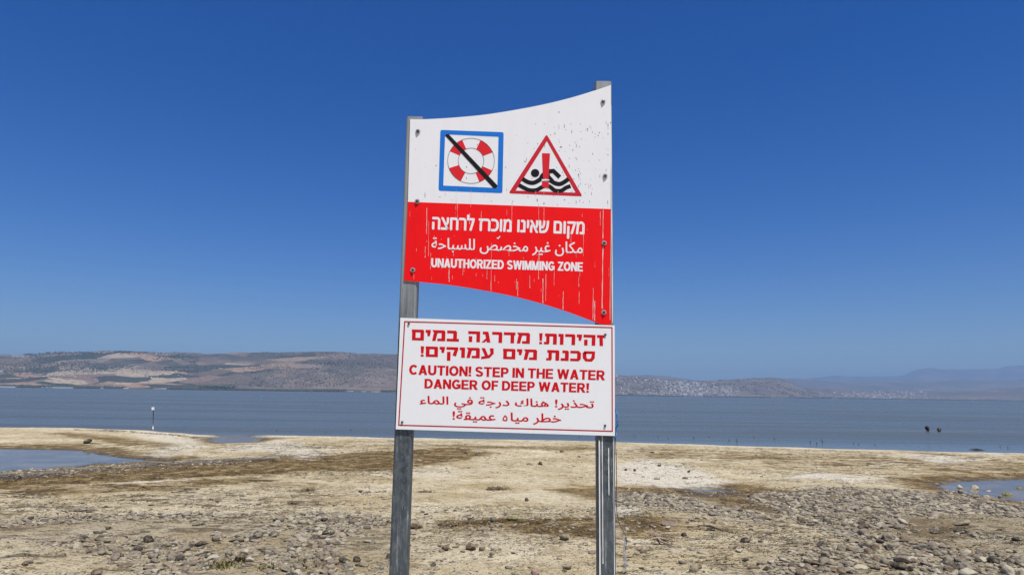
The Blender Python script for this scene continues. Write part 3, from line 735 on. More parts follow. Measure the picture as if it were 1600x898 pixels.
F2.strip(zs([(900, 634), (955, 664), (1010, 686), (1075, 684), (1122, 660), (1165, 640), (1210, 650), (1262, 688), (1325, 690), (1370, 662), (1418, 644)]), 6.2)
F2.poly([zc(*p) for p in [(1092, 575), (1120, 525), (1150, 500), (1205, 500), (1212, 540), (1250, 580), (1240, 606), (1170, 575), (1120, 590)]])
F2.strip([zc(*p) for p in [(1196, 498), (1246, 494), (1310, 556)]], 6.6)
F2.poly([(zc(1063, 515)[0] + 6.6 * math.cos(a * math.pi / 12), zc(1063, 515)[1] + 6.4 * math.sin(a * math.pi / 12)) for a in range(24)])
o = F2.b.build('swimmer', M_black, None); o.parent = tri
F2 = Flat2D(L1 - .0012); F2.poly([zc(*p) for p in [(1133, 316), (1212, 319), (1198, 574), (1143, 571)]]); F2.poly([zc(*p) for p in [(1134, 597), (1199, 600), (1202, 662), (1132, 656)]])
o = F2.b.build('exclamation_mark', mat_board('mark_red', (.66, .02, .03), .2), None); o.parent = tri
F2 = Flat2D(L1 - .0016); F2.poly([zc(*p) for p in [(1128, 578), (1170, 574), (1206, 580), (1204, 592), (1166, 588), (1130, 594)]])
o = F2.b.build('white_gap', M_white, None); o.parent = tri

def zu(x, y): return (620 + x / 4.275, 310 + y / 4.275)
def zl(x, y): return (600 + x / 4.0816, 480 + y / 4.0816)
def letter_part(name, mat, y, parent, fn):
    F2 = Flat2D(y, .00002); fn(F2); F2.build(name, mat, parent)
YT = YU - .0005
letter_part('hebrew_lettering', M_white, YT, us, lambda F: font_line(F, 'מקום שאינו מוכרז לרחצה'[::-1], 'ה', zu(238, 205), zu(1250, 238), 79 / 4.275, .035))
letter_part('arabic_lettering', M_white, YT, us, lambda F: (font_line(F, arabic('مكان غير مخصص للسباحة'), chr(0xFE8D), zu(232, 336), zu(1240, 366), 74 / 4.275, .012), F.strip([zu(668, 262), zu(677, 268), zu(684, 258), zu(690, 252)], 1.4)))
letter_part('english_lettering', M_white, YT, us, lambda F: glyph_line(F, 'UNAUTHORIZED SWIMMING ZONE', LATIN, zu(230, 459), zu(1241, 487), 60 / 4.275, .09, .46, (-.025, .025)))
# chips, drips
F2 = Flat2D(YU - .00025, .000002)
def blob(px, py, w, h):
    k = random.randint(5, 7); F2.poly([(px + w * random.uniform(.5, 1) * math.cos(2 * math.pi * i / k), py + h * random.uniform(.5, 1) * math.sin(2 * math.pi * i / k)) for i in range(k)])
for _ in range(150):
    px = random.choice([random.uniform(645, 950), random.gauss(885, 30), random.gauss(905, 40)]); px = min(950, max(643, px))
    py = random.uniform(190, 325)
    if py < np.interp(px, [640, 713, 767, 836, 890, 955], [192, 190, 184, 173, 160, 145]) or py > np.interp(px, [637, 954], [313, 324]): continue
    if 686 < px < 790 and 200 < py < 300 and random.random() < .7: continue
    if random.random() < .45: blob(px, py, random.uniform(.3, .6), random.uniform(1.5, 5))
    else: blob(px, py, random.uniform(.4, 1.2), random.uniform(.4, 1.2))
for px, py, w, h in ((876.5, 230, 2.0, 1.2), (820.3, 252.5, 1.2, 1.6), (904, 273, 1.0, 1.8), (899, 266, .8, 1.0), (873, 175.5, 2.2, .8), (746, 226, .5, 2), (729, 261, .8, 1.5), (954, 192, 1, 2), (957, 150, 1, 2), (839.5, 313, .7, 5), (850, 318, 1, 2), (664, 305, .5, 7)): blob(px, py, w, h)
merge_in(WP, F2.b, M_chip)
F2 = Flat2D(YU - .0009, .000002)
def drip(px, y0, y1, w):
    n = 9; a, b = [], []
    for k in range(n):
        t = k / (n - 1); y = y0 + (y1 - y0) * t; ww = w * .75 * (.3 + .7 * random.random()) * (1.0 if t < .8 else 1.3); x = px + random.uniform(-.25, .25) - (y - y0) * .012
        a.append((x - ww / 2, y)); b.append((x + ww / 2, y))
    F2.tris(a + b, [(k, k + 1, n + k + 1, n + k) for k in range(n - 1)])
def edge_y(px): return float(np.interp(px, [631, 655, 702, 746, 798, 845, 889, 929, 955], [437, 439, 444, 451, 460.5, 472.5, 486.5, 501, 505]))
for px, y0, y1, w in ((667, 325, 366, 1.5), (664.5, 385, 403, 1.0), (942.5, 328, 372, 1.9), (942, 385, 482, 2.4), (929.5, 470, 501, 2.2), (927, 450, 499, 1.4), (848.5, 435, 474, 1.8), (842, 395, 436, 1.2), (853, 428, 470, 1.0), (880, 455, 485, 1.3), (768, 380, 455, .9), (773, 430, 440, .9), (809, 440, 463, 1.2), (807, 436, 452, .9), (702, 420, 441, 1.1), (707, 430, 436, .8), (725, 410, 425, .9), (723.5, 410, 430, .8), (715, 318, 345, .7), (734, 333, 350, 1.1), (752, 330, 352, .8), (800, 316, 352, .9), (842, 318, 352, .8), (850, 325, 360, 1), (905, 455, 475, .9), (906, 420, 432, .7), (828, 430, 450, .8), (955, 330, 500, 1.1), (938, 330, 352, 1.0), (670, 345, 400, .6), (673, 395, 420, .7), (690, 410, 420, .7), (761, 415, 436, .7), (866, 420, 446, .7), (912, 350, 400, .7)):
    drip(px, y0, min(y1, edge_y(px) - .5), w)
for _ in range(70):
    px = random.uniform(640, 952); y0 = random.uniform(322, 470); l = random.choice([1.5, 3, 5, 9, 14])
    if y0 + l < edge_y(px) - 1: drip(px, max(y0, np.interp(px, [637, 954], [317, 329])), y0 + l, random.uniform(.3, .8))
for px in (696, 713, 736, 757, 785): drip(px, random.uniform(292, 300), random.uniform(303, 330), .5)
for px in (850, 872, 837): drip(px, 298, 306, .7)
merge_in(RP, F2.b, M_drip)
for px, py in ((653, 205.6), (942.3, 159), (945.5, 275), (651.9, 314.7), (944, 379.7), (645, 421.8), (943.5, 487.8)): hexbolt(us, px, py, YU - .0012, .0088)

# ---- lower board
YL = PY - .009
ls = empty('deep_water_sign', (-.015, YL, 1.8))
tag(ls, 'lower clean white rectangular board with thin red border and red caution lettering', 'sign')
corners = [(625.6, 496.2), (960.4, 508.2), (960.8, 680.6), (618.3, 670.2)]
board_solid('white_panel', corners, YL, .005, [M_white2, M_edge], ls)
F2 = Flat2D(YL - .0004, .00002); F2.strip([zl(132, 91), zl(1454, 129), zl(1456, 789), zl(94, 750)], 1.9, True); F2.build('red_border', M_border, ls)
YT = YL - .0005
letter_part('hebrew_lettering', M_red_d, YT, ls, lambda F: glyph_line(F, 'זהירות! מדרגה במים'[::-1], HEB, zl(176, 209), zl(1405, 246), 69 / 4.08, .10, .62))
letter_part('hebrew_lettering', M_red_d, YT, ls, lambda F: (glyph_line(F, 'סכנת מים עמוקים!'[::-1], HEB, zl(232, 313), zl(1344, 346), 66 / 4.08, .10, .62)))
letter_part('english_lettering', M_red_d, YT, ls, lambda F: glyph_line(F, 'CAUTION! STEP IN THE WATER', LATIN, zl(161, 427), zl(1408, 464), 62 / 4.08, .11, .40, (-.022, .022)))
letter_part('english_lettering', M_red_d, YT, ls, lambda F: (glyph_line(F, 'DANGER OF DEEP WATER!', LATIN, zl(259, 515), zl(1306, 543), 60 / 4.08, .11, .40, (-.022, .022))))
letter_part('arabic_lettering', M_red_d, YT, ls, lambda F: font_line(F, arabic('تحذير! هناك درجة في الماء'), chr(0xFE8D), zl(229, 613), zl(1338, 641), 50 / 4.08, .018))
letter_part('arabic_lettering', M_red_d, YT, ls, lambda F: (font_line(F, arabic('خطر ميا   عميقة!'), chr(0xFE8D), zl(438, 713), zl(1128, 733), 54 / 4.08, .018), F.strip([zl(772 + a, 706 + b) for a, b in ((-13, 8), (-9, -3), (0, -16), (10, -7), (13, 6), (8, 14), (-5, 14))], 1.9, True)))
for px, py in ((638.7, 505.5), (945.8, 522.6), (628.4, 659.2), (945.3, 664.6)): hexbolt(ls, px, py, YL, .0042, False)

# ---- blue cord on the right post
M_cord = flat('blue_cord', (.05, .20, .45), .7); M_fray = flat('frayed_cord', (.36, .40, .46), .8)
cd = empty('cord', (.36, PY + .03, 1.5)); tag(cd, 'blue frayed cord tied round the right post edge and hanging down beside it', 'cord')
def px_tube(name, pts, r, mat, y0=PY + .02):
    b = MB()
    b.tube([on_y(x, y, y0 + random.uniform(-.004, .004)) for x, y in smooth_curve(pts, 3)], r, 6)
    return fix_parent(b.build(name, mat, None, True), cd)
px_tube('knot', [(960.5, 636), (962.5, 641), (965.5, 652), (965, 664), (962.5, 676), (961.5, 684)], .0028, M_cord)
px_tube('knot', [(961, 640), (964, 648), (964.5, 658), (962.5, 668), (963, 680)], .0022, M_cord, PY + .012)
px_tube('hanging_strand', [(961.5, 684), (963, 720), (963.5, 760), (963, 790), (967, 814), (972, 826), (978, 837), (978.5, 848), (977, 860)], .0013, flat('dark_cord', (.06, .07, .085), .8))
for k in range(7):
    px_tube('frayed_end', [(978, 838), (977 + random.uniform(-2, 2), 848 + random.uniform(-4, 4)), (975 + random.uniform(-4, 3), 862), (976 + random.uniform(-3, 3), 876), (977.5 + random.uniform(-4, 3), 886 + random.uniform(-6, 6))], .0007, M_fray)

# ------------------------------------------------------------------ stones
def mat_stone():
    n = NT('field_stone')
    oi = n.n('ObjectInfo'); v = n.coord('Object')
    a = n.noise(v, 2.2, 5, .65); b = n.noise(v, 9, 4, .7)
    base = n.ramp(oi.outputs['Random'], [(0, (.115, .105, .095)), (.3, (.20, .18, .155)), (.55, (.27, .245, .205)), (.8, (.34, .30, .23)), (1, (.22, .18, .15))])
    c = n.mix(n.step(a, .35, .7), n.mix(.45, base, (.09, .08, .07)), base)
    c = n.mix(n.math('MULTIPLY', n.step(b, .55, .75), .5), c, (.45, .42, .34))
    n.bump(n.math('ADD', a, n.math('MULTIPLY', b, .5)), .5, .03)
    return n.fin(c, .9, .25)
def mat_stone_col(name, c0, c1, sc=2.2):
    n = NT(name); v = n.coord('Object'); a = n.noise(v, sc, 5, .65); b = n.noise(v, sc * 5, 3, .7)
    c = n.mix(n.step(a, .3, .7), c0, c1); c = n.mix(n.math('MULTIPLY', n.step(b, .6, .75), .4), c, tuple(min(.6, x * 1.6) for x in c1))
    n.bump(n.math('ADD', a, n.math('MULTIPLY', b, .4)), .5, .03); c = n.mix(n.math('MULTIPLY', n.step(n.noise(v, 1.3, 4, .6), .5, .68), .6), c, (.36, .29, .17)); return n.fin(c, .92, .2)
SM = {'grey': mat_stone_col('grey_stone', (.15, .13, .10), (.31, .265, .19)), 'dark': mat_stone_col('dark_basalt', (.032, .028, .024), (.11, .095, .075)),
      'pale': mat_stone_col('pale_stone', (.36, .32, .23), (.52, .47, .36)), 'brown': mat_stone_col('brown_stone', (.11, .08, .055), (.22, .165, .11)),
      'pink': mat_stone_col('pink_stone', (.32, .20, .16), (.42, .28, .22)), 'purple': mat_stone_col('purple_grey_stone', (.16, .125, .10), (.28, .225, .17)),
      'mossy': mat_stone_col('mossy_stone', (.10, .11, .03), (.34, .31, .14)), 'tan': mat_stone_col('tan_stone', (.22, .18, .12), (.36, .30, .20))}
M_stone = mat_stone()
def ico(sub):
    import bmesh
    bm = bmesh.new(); bmesh.ops.create_icosphere(bm, subdivisions=sub, radius=1)
    V = np.array([v.co[:] for v in bm.verts]); F = np.array([[v.index for v in f.verts] for f in bm.faces]); bm.free(); return V, F
def stone_shape(sub, seed, lump=.34):
    V, F = ico(sub); r = np.random.default_rng(seed)
    for _ in range(9):                                  # broken flats
        a = r.normal(size=3); a /= np.linalg.norm(a); h = r.uniform(.5, .86) - lump * .25
        e = V @ a - h; V = V - np.where(e > 0, e * r.uniform(.75, 1.0), 0)[:, None] * a
    d = np.ones(len(V))
    for _ in range(5):
        a = r.normal(size=3) * r.uniform(2, 6); d += .03 * np.sin(V @ a * 1.4 + r.uniform(0, 6))
    V = V * d[:, None]; V[:, 2] = np.where(V[:, 2] < 0, V[:, 2] * .6, V[:, 2])
    return V, F
protos = []
for k in range(12):
    V, F = stone_shape(3, 100 + k); me = np_mesh('stone', V, F, M_stone, k % 3 == 0); protos.append(me)
def place_stone(x, y, w, flat_=.6, mat=None, label=None, group=None, sink=.25, long=1.0, k=None, rz=None, z=None, name='stone'):
    me = protos[random.randrange(12) if k is None else k]
    if mat is not None:
        me = me.copy(); me.materials.clear(); me.materials.append(mat)
    o = link(name, me)
    a = w / 2; h = a * flat_
    o.scale = (a * long, a, h)
    o.rotation_euler = (random.uniform(-.25, .25), random.uniform(-.25, .25), random.uniform(0, 6.28) if rz is None else rz)
    o.location = (x, y, (ground(x, y) if z is None else z) + h * (.6 - sink))
    tag(o, label, 'stone', group); return o
# the ones that stand out, read off the beach one by one: x, foot y, width in photo px, material, height ratio, label
NOTABLE = [
 (135, 693, 14, 'dark', .7, 'dark rock alone on the sandy spit beyond the left pool'),
 (697, 860, 16, 'brown', .9, 'round brown grey stone, leftmost of the loose row between the posts near the camera'),
 (736, 861, 18, 'brown', .95, 'biggest rounded brown stone in the loose row between the posts'),
 (752, 861, 13, 'purple', .7, 'purplish stone pressed against the biggest stone between the posts'),
 (771, 861, 13, 'pale', .8, 'pale rounded stone at the right end of the loose row between the posts'),
 (724, 862, 10, 'tan', .6, 'small tan stone just left of the biggest stone between the posts'),
 (768, 867, 8, 'brown', .8, 'small brown stone in front of the pale stone between the posts'),
 (884, 844, 20, 'grey', .75, 'grey angular stone with a dark foot in the brown weed left of the right post'),
 (823, 783, 8, 'dark', .9, 'small dark stone alone on bare sand midway between the posts'),
 (735, 813, 11, 'dark', .6, 'dark reddish flat stone at the edge of the weedy patch between the posts'),
 (769, 815, 13, 'grey', .9, 'grey stone in the middle of the weedy patch between the posts'),
 (801, 813, 16, 'mossy', .6, 'greenish stone in the weedy patch between the posts'),
 (924, 828, 9, 'dark', .5, 'small flat dark stone close to the left edge of the right post'),
 (836, 899, 16, 'pink', .7, 'reddish stone cut by the bottom edge of the photo between the posts'),
 (886, 890, 20, 'tan', .35, 'flat tan stone half sunk in gravel left of the right post'),
 (728, 708, 6, 'dark', .8, 'tiny dark stone near the shore, left one of the pair between the posts'),
 (744.5, 712, 5, 'dark', .7, 'tiny dark stone near the shore, right one of the pair between the posts'),
 (844, 726, 9, 'dark', .8, 'dark pebble beside a grey one at the weedy rise left of the right post'),
 (827, 726, 11, 'purple', .5, 'purplish grey flat stone at the weedy rise left of the right post'),
 (878, 707, 8, 'brown', .6, 'brown stone near the waterline left of the right post'),
 (898, 729, 7, 'pale', .7, 'pale stone on the white salt left of the right post'),
 (905, 714, 6, 'brown', .6, 'small brown stone between the salt patch and the waterline left of the right post'),
 (979, 735, 6, 'dark', .9, 'left dark stone of the pair on white salt right of the right post'),
 (991.7, 736, 6, 'dark', .9, 'right dark stone of the pair on white salt right of the right post'),
 (1077.5, 738, 6, 'dark', 1., 'upright dark stone at the upper rim of the right salt patch'),
 (1071, 748, 9, 'brown', .6, 'brown stone low in the right salt patch'),
 (1031, 728, 11, 'brown', .5, 'flat dark brown stone above the right salt patch'),
 (1048, 822, 26, 'purple', .4, 'long purplish stone on sand below the grey stone heap beside the right post'),
 (1044, 827, 12, 'pale', .5, 'pale stone touching the long purplish stone right of the right post'),
 (1070, 838, 11, 'dark', .7, 'dark stone on sand below the long purplish stone'),
 (1114, 829, 16, 'dark', .4, 'flat dark stone with twigs on the sand right of the right post'),
 (1166, 847, 17, 'dark', .75, 'blackish rounded stone alone on sand left of the stone field'),
 (1000, 860, 10, 'pink', .8, 'whitish pink stone near the frayed cord end'),
 (1157, 863, 13, 'pale', .6, 'cream stone on sand below the blackish rounded stone'),
 (1200, 892, 15, 'dark', .6, 'dark stone at the lower end of the diagonal row right of the right post'),
 (1191, 883, 14, 'grey', .7, 'grey stone in the middle of the diagonal row right of the right post'),
 (1166, 877, 12, 'dark', .6, 'dark stone at the upper left end of the diagonal row'),
 (1208, 881, 14, 'pale', .6, 'pale stone at the right of the diagonal row'),
 (1266, 865, 13, 'pale', .7, 'cream stone on the left rim of the stone field'),
 (1262, 880, 15, 'brown', .6, 'brown stone below the cream stone on the left rim of the stone field'),
 (1502.6, 763, 10, 'pale', .9, 'pale domed stone standing in the right pool'),
 (1503, 770, 11, 'tan', .7, 'tan stone in front of the pale domed stone in the right pool'),
 (1526, 764, 15, 'pale', .75, 'largest pale stone with one dark side in the right pool'),
 (1521, 767, 11, 'tan', .3, 'low flat stone before the largest pale stone in the right pool'),
 (1546, 767, 10, 'pale', .3, 'thin flat pale stone in the middle of the right pool'),
 (1552, 777, 8, 'grey', .7, 'small grey stone near the front rim of the right pool'),
 (1578, 774, 15, 'mossy', .7, 'yellow green mossy stone in the right pool'),
 (1594, 763, 9, 'mossy', .6, 'dark green stone at the right edge of the pool'),
 (1564, 776, 9, 'grey', .5, 'grey stone beside the mossy one in the right pool'),
 (1544, 787, 23, 'purple', .6, 'long purplish boulder on the front bank of the right pool'),
 (1551, 793, 14, 'purple', .5, 'purplish stone just below the long boulder by the right pool'),
 (1508, 821, 27, 'grey', .5, 'long grey stone on sand in the right stone field'),
 (1464, 834, 18, 'grey', .9, 'domed grey stone standing up in the right stone field'),
 (1536, 881, 17, 'dark', .6, 'dark stone on open sand in the lower right of the stone field'),
 (1486, 882, 23, 'grey', .85, 'large smooth rounded grey stone low in the right stone field'),
 (1408, 890, 22, 'dark', .85, 'biggest blackish stone in the cluster at the bottom right'),
 (1425, 893, 14, 'dark', .8, 'smaller blackish stone beside the biggest one in the bottom right cluster'),
 (1388, 886, 20, 'grey', .8, 'grey stone left of the blackish one in the bottom right cluster'),
 (1373, 890, 12, 'grey', 1., 'upright grey stone at the left end of the bottom right cluster'),
 (1452, 885, 19, 'purple', .4, 'flat purple stone at the right end of the bottom right cluster'),
 (1430, 880, 15, 'purple', .7, 'purplish stone behind the blackish pair in the bottom right cluster'),
 (1591, 845, 14, 'dark', .7, 'dark stone at the right edge of the photo below the pool'),
 (1340, 874, 12, 'dark', .7, 'dark stone up left of the bottom right cluster'),
 (1219, 782, 9, 'dark', .6, 'dark stone at the left corner of the stone field beside the brown mud'),
 (146, 899, 20, 'brown', .8, 'brown grey stone cut by the bottom edge of the photo at the left'),
 (122, 799, 22, 'grey', .5, 'grey knobbly stone alone on sand above the left stone band'),
 (242, 866, 13, 'pale', .9, 'pale rounded stone at the lower rim of the left stone band'),
 (308, 872, 23, 'dark', .4, 'flat dark stone in the bottom left foreground'),
 (36, 883, 11, 'brown', .7, 'brown stone alone on sand in the bottom left corner'),
 (226, 848, 20, 'dark', .7, 'largest dark grey stone in the left stone band'),
 (206, 871, 24, 'grey', .5, 'broad grey stone at the front of the left stone band'),
 (168, 827, 9, 'dark', .7, 'small dark stone at the upper rim of the left stone band'),
 (457, 858, 21, 'grey', .85, 'large pale grey domed stone in front of the left post'),
 (508, 835, 12, 'dark', .9, 'dark brown stone behind the domed grey stone left of the left post'),
 (536, 880, 18, 'dark', .8, 'blackish stone, bigger of the pair nearest to the left post'),
 (555, 878, 16, 'dark', .75, 'dark stone, smaller of the pair nearest to the left post'),
 (501, 877, 15, 'grey', .7, 'grey stone with dark foot left of the blackish pair'),
 (516, 863, 15, 'purple', .7, 'purplish stone behind the blackish pair'),
 (504, 815, 15, 'dark', .5, 'dark flat stone at the far rim of the stones left of the left post'),
 (523, 813, 13, 'purple', .5, 'purplish stone right of the dark flat one at the far rim'),
 (334, 846, 17, 'purple', .6, 'purple grey stone in the centre of the lower left foreground'),
 (400, 841, 20, 'grey', .6, 'bluish grey stone between the purple one and the domed one'),
 (312, 853, 20, 'dark', .5, 'dark broad stone left of the purple grey stone'),
 (562, 769, 9, 'dark', .5, 'small dark stone alone on the sand behind the left post'),
 (386, 863, 12, 'pale', .5, 'pale tan flat stone in the lower left foreground'),
 (316, 820, 9, 'dark', .6, 'small dark stone on bare sand above the lower left stones'),
]
for px, py, w, m, fl, lab in NOTABLE:
    p = gpt(px, py); size = w / FPX * p.y * .94
    p.y += size * .35
    place_stone(p.x, p.y, size, fl, SM[m], lab, None, .12, 1.08, None, random.uniform(-.4, .4), z=max(ground(p.x, p.y), -.01))
# the many: sampled over the stony ground
def scatter(n, pxpoly, z=.12):
    P = np.array(P0(pxpoly, z)); lo, hi = P.min(0), P.max(0); out = np.zeros((0, 2))
    while len(out) < n:
        q = RNG.uniform(lo, hi, (n * 4, 2)); q = q[sdf([tuple(a) for a in P], q[:, 0], q[:, 1]) > 0]; out = np.vstack([out, q])
    return out[:n]
fields = [
 ('right', [(1165, 778), (1180, 767), (1300, 759), (1470, 763), (1525, 780), (1640, 798), (1640, 925), (1180, 925), (1240, 880), (1330, 855), (1250, 828)], 10500, .038, .6),
 ('heap', [(962, 772), (1005, 765), (1070, 776), (1120, 796), (1230, 816), (1180, 824), (1060, 806), (962, 798)], 1300, .055, .35),
 ('rightsparse', [(965, 800), (1230, 812), (1330, 855), (1240, 925), (960, 925)], 260, .045, .5),
 ('left', [(-60, 826), (100, 818), (330, 814), (560, 812), (635, 826), (625, 890), (580, 930), (250, 930), (150, 890), (0, 858), (-60, 856)], 5000, .038, .6),
 ('leftsparse', [(-60, 780), (610, 765), (610, 930), (-60, 930)], 420, .042, .5),
 ('mid', [(640, 808), (935, 800), (935, 930), (630, 930)], 420, .032, .5),
 ('poolrim', [(1460, 752), (1480, 770), (1560, 786), (1640, 795), (1640, 770), (1560, 766)], 170, .06, .45),
 ('leftpool', [(-40, 728), (150, 722), (330, 718), (400, 716), (380, 730), (200, 742), (-40, 758)], 800, .04, .5),
 ('shore', [(90, 671), (180, 672), (290, 678), (310, 682), (240, 677), (120, 672)], 160, .09, .4),
 ('far', [(420, 690), (1600, 716), (1640, 760), (950, 760), (600, 750), (400, 760)], 600, .03, .6),
]
allst = []
for name, poly, n, med, sig in fields:
    q = scatter(n, poly)
    if name in ('left', 'right'):
        dens = fbm(q[:, 0] * .9, q[:, 1] * .9, 71, 3); q = q[dens > (.46 if name == 'left' else .37)]
    w = med * np.exp(RNG.normal(0, sig, len(q))); w = np.clip(w, .012, {'left': .105, 'right': .135, 'leftsparse': .1, 'mid': .08, 'rightsparse': .11}.get(name, .15))
    z, sd = beach_h(q[:, 0], q[:, 1])
    for (x, y), ww, zz in zip(q, w, z): allst.append((name, x, y, ww, max(zz, -.02)))
score = [(a[3] / a[2], i) for i, a in enumerate(allst)]
order = sorted(range(len(allst)), key=lambda i: -allst[i][3] / max(allst[i][2], 1))
NBIG = 210
WHERE = {'right': 'crowded together in the right stone field', 'heap': 'in the grey stone heap right of the right post', 'rightsparse': 'lying loose on sand right of the right post', 'left': 'in the stone band at the lower left',
         'leftsparse': 'lying loose on sand left of the left post', 'mid': 'in the gravel between the posts', 'poolrim': 'at the rim of the right pool', 'leftpool': 'in the mud by the left pool', 'shore': 'in the dark stone line on the far left shoreline', 'far': 'on the open sand towards the waterline'}
for i in order[:NBIG]:
    name, x, y, w, z = allst[i]
    mk = random.choices(['grey', 'dark', 'pale', 'brown', 'purple', 'tan'], [4, 1.2, 1.2, 1.5, 1.5, 2])[0]
    word = {'grey': 'grey', 'dark': 'blackish', 'pale': 'pale', 'brown': 'brown', 'purple': 'purplish', 'tan': 'tan'}[mk]
    sz = 'fist sized' if w < .1 else 'hand sized' if w < .14 else 'head sized'
    fl = random.uniform(.45, .85)
    shp = 'flat' if fl < .58 else 'rounded' if fl < .72 else 'bulky'
    place_stone(x, y, w, fl, SM[mk], f'{sz} {shp} {word} stone {WHERE[name]}', f'{word} {shp} stones {WHERE[name]}', .3, random.uniform(1, 1.35), None, None, z)
# pebbles: everything smaller, one object
def mat_pebble():
    n = NT('pebble_stone'); g = n.n('NewGeometry'); v = n.coord('Object'); b = n.noise(v, 60, 3, .7)
    base = n.ramp(g.outputs['Random Per Island'], [(0, (.05, .043, .035)), (.12, (.13, .11, .085)), (.35, (.27, .235, .175)), (.65, (.38, .33, .235)), (.88, (.45, .40, .29)), (1, (.20, .145, .10))])
    c = n.mix(n.step(b, .35, .7), n.mix(.4, base, (.10, .085, .06)), base)
    n.bump(b, .4, .01); return n.fin(c, .9, .25)
shapes1 = [stone_shape(2, 300 + k, .4) for k in range(8)]; shapes0 = [stone_shape(1, 340 + k, .4) for k in range(8)]
rest = [allst[i] for i in order[NBIG:]]
# plus gravel grains
for name, poly, n, med in (('g', [(640, 838), (935, 826), (935, 930), (630, 930)], 2600, .012), ('g', [(-60, 790), (610, 780), (610, 930), (-60, 930)], 3000, .015), ('g', [(962, 800), (1640, 790), (1640, 930), (960, 930)], 4500, .017), ('g', [(962, 755), (1640, 765), (1640, 800), (960, 800)], 1200, .03)):
    q = scatter(n, poly); w = med * np.exp(RNG.normal(0, .4, n)); z, sd = beach_h(q[:, 0], q[:, 1])
    rest += [('g', x, y, ww, zz) for (x, y), ww, zz in zip(q, w, z) if zz > 0]
PV, PF = [], []; off = 0
for name, x, y, w, z in rest:
    V, F = (shapes1 if w / y > .0045 else shapes0)[random.randrange(8)]
    a = random.uniform(0, 6.28); ca, sa = math.cos(a), math.sin(a); el = random.uniform(1, 1.5)
    X = V[:, 0] * w / 2 * el; Yv = V[:, 1] * w / 2; Zv = V[:, 2] * w / 2 * random.uniform(.4, .75)
    tl = random.uniform(-.25, .25); Zv = Zv + tl * X
    PV.append(np.stack([x + X * ca - Yv * sa, y + X * sa + Yv * ca, z + Zv + w * .03], -1)); PF.append(F + off); off += len(V)
pb = link('pebbles', np_mesh('pebbles', np.vstack(PV), np.vstack(PF), mat_pebble(), False)); tag(pb, kind='stuff')

# ------------------------------------------------------------------ washed up dry weed: flakes and short stems, one object
n = NT('dry_weed'); g = n.n('NewGeometry')
M_weed = n.fin(n.ramp(g.outputs['Random Per Island'], [(0, (.035, .022, .010)), (.4, (.085, .055, .025)), (.7, (.14, .10, .05)), (.9, (.24, .19, .11)), (1, (.40, .34, .22))]), .95, .1)
WV, WF = [], []; off = 0
def weeds(poly, n, size, thr, seed, zone_only=False):
    global off
    q = scatter(n, poly)
    f = fbm(q[:, 0] * .7, q[:, 1] * 2.2, seed, 4) * .6 + fbm(q[:, 0] * 3.1, q[:, 1] * 4.2, seed + 40, 3) * .4; q = q[f > thr]
    z, sd = beach_h(q[:, 0], q[:, 1])
    for (x, y), zz, s in zip(q, z, sd):
        if s < .03: continue
        L = min(.09, size * random.lognormvariate(0, .5)); w = L * random.uniform(.06, .28); a = random.gauss(.1, .5)
        ca, sa = math.cos(a), math.sin(a); h = random.uniform(.03, .22) * L + .004
        pts = np.array([(-L / 2, -w / 2, 0), (0, -w * .4, h), (L / 2, -w / 3, h * .3), (L / 2, w / 3, h * .2), (0, w * .5, h * .8), (-L / 2, w / 2, .002)])
        WV.append(np.stack([x + pts[:, 0] * ca - pts[:, 1] * sa, y + pts[:, 0] * sa + pts[:, 1] * ca, zz + pts[:, 2]], -1))
        WF.append(np.array([(0, 1, 4, 5), (1, 2, 3, 4)]) + off); off += 6
weeds([(-80, 700), (640, 690), (640, 750), (-80, 790)], 16000, .06, .52, 81)
weeds([(-80, 745), (620, 740), (620, 830), (-80, 840)], 15000, .034, .53, 82)
weeds([(600, 690), (1640, 712), (1640, 765), (600, 745)], 16000, .05, .52, 83)
weeds([(620, 800), (950, 795), (950, 870), (620, 870)], 6000, .028, .5, 84)
weeds([(960, 800), (1300, 815), (1300, 925), (960, 925)], 8000, .03, .5, 85)
weeds([(960, 755), (1300, 758), (1300, 815), (960, 800)], 3500, .045, .45, 86)
weeds([(-80, 800), (620, 790), (620, 925), (-80, 925)], 7000, .028, .52, 87)
weeds([(1300, 770), (1640, 790), (1640, 925), (1250, 925)], 6000, .035, .5, 88)
wd = link('dry_weed', np_mesh('dry_weed', np.vstack(WV), np.vstack(WF), M_weed, False)); tag(wd, kind='stuff')

# ------------------------------------------------------------------ weed clumps, tufts, twigs, driftwood
M_green = flat('weed_green', (.18, .16, .07), .9, .1); M_dry = flat('dry_clump', (.17, .13, .08), .95, .1)
def clump(name, px, py, w, h, mat, label, n=160, cat='plant'):
    p = gpt(px, py); sc = p.y / FPX; W_ = w * sc; H_ = h * sc
    b = MB()
    for _ in range(n):
        x = random.gauss(0, W_ / 4.5); y = random.gauss(0, W_ / 4); a = random.uniform(0, 6.28); L = H_ * random.uniform(.5, 1.3); le = random.uniform(.2, 1.1)
        dx, dy = math.cos(a), math.sin(a); ww = .0035 + .0006 * p.y
        q = Vector((x, y, 0)); m = q + Vector((dx * L * le * .4, dy * L * le * .4, L * .7)); t = q + Vector((dx * L * le, dy * L * le, L * random.uniform(.6, 1)))
        if cat == 'seaweed':
            L = W_ * random.uniform(.06, .16); q.z = abs(random.gauss(0, H_ * .22)); m = q + Vector((dx * L * .5, dy * L * .5, random.uniform(0, .012))); t = q + Vector((dx * L, dy * L, random.uniform(-.01, .008))); ww *= 1.6
        s_ = Vector((-dy, dx, 0)) * ww
        b.add([q - s_, q + s_, m + s_ * .8, m - s_ * .8, t], [(0, 1, 2, 3), (3, 2, 4)])
    o = b.build(name, mat, None, loc=p); return tag(o, label, cat)
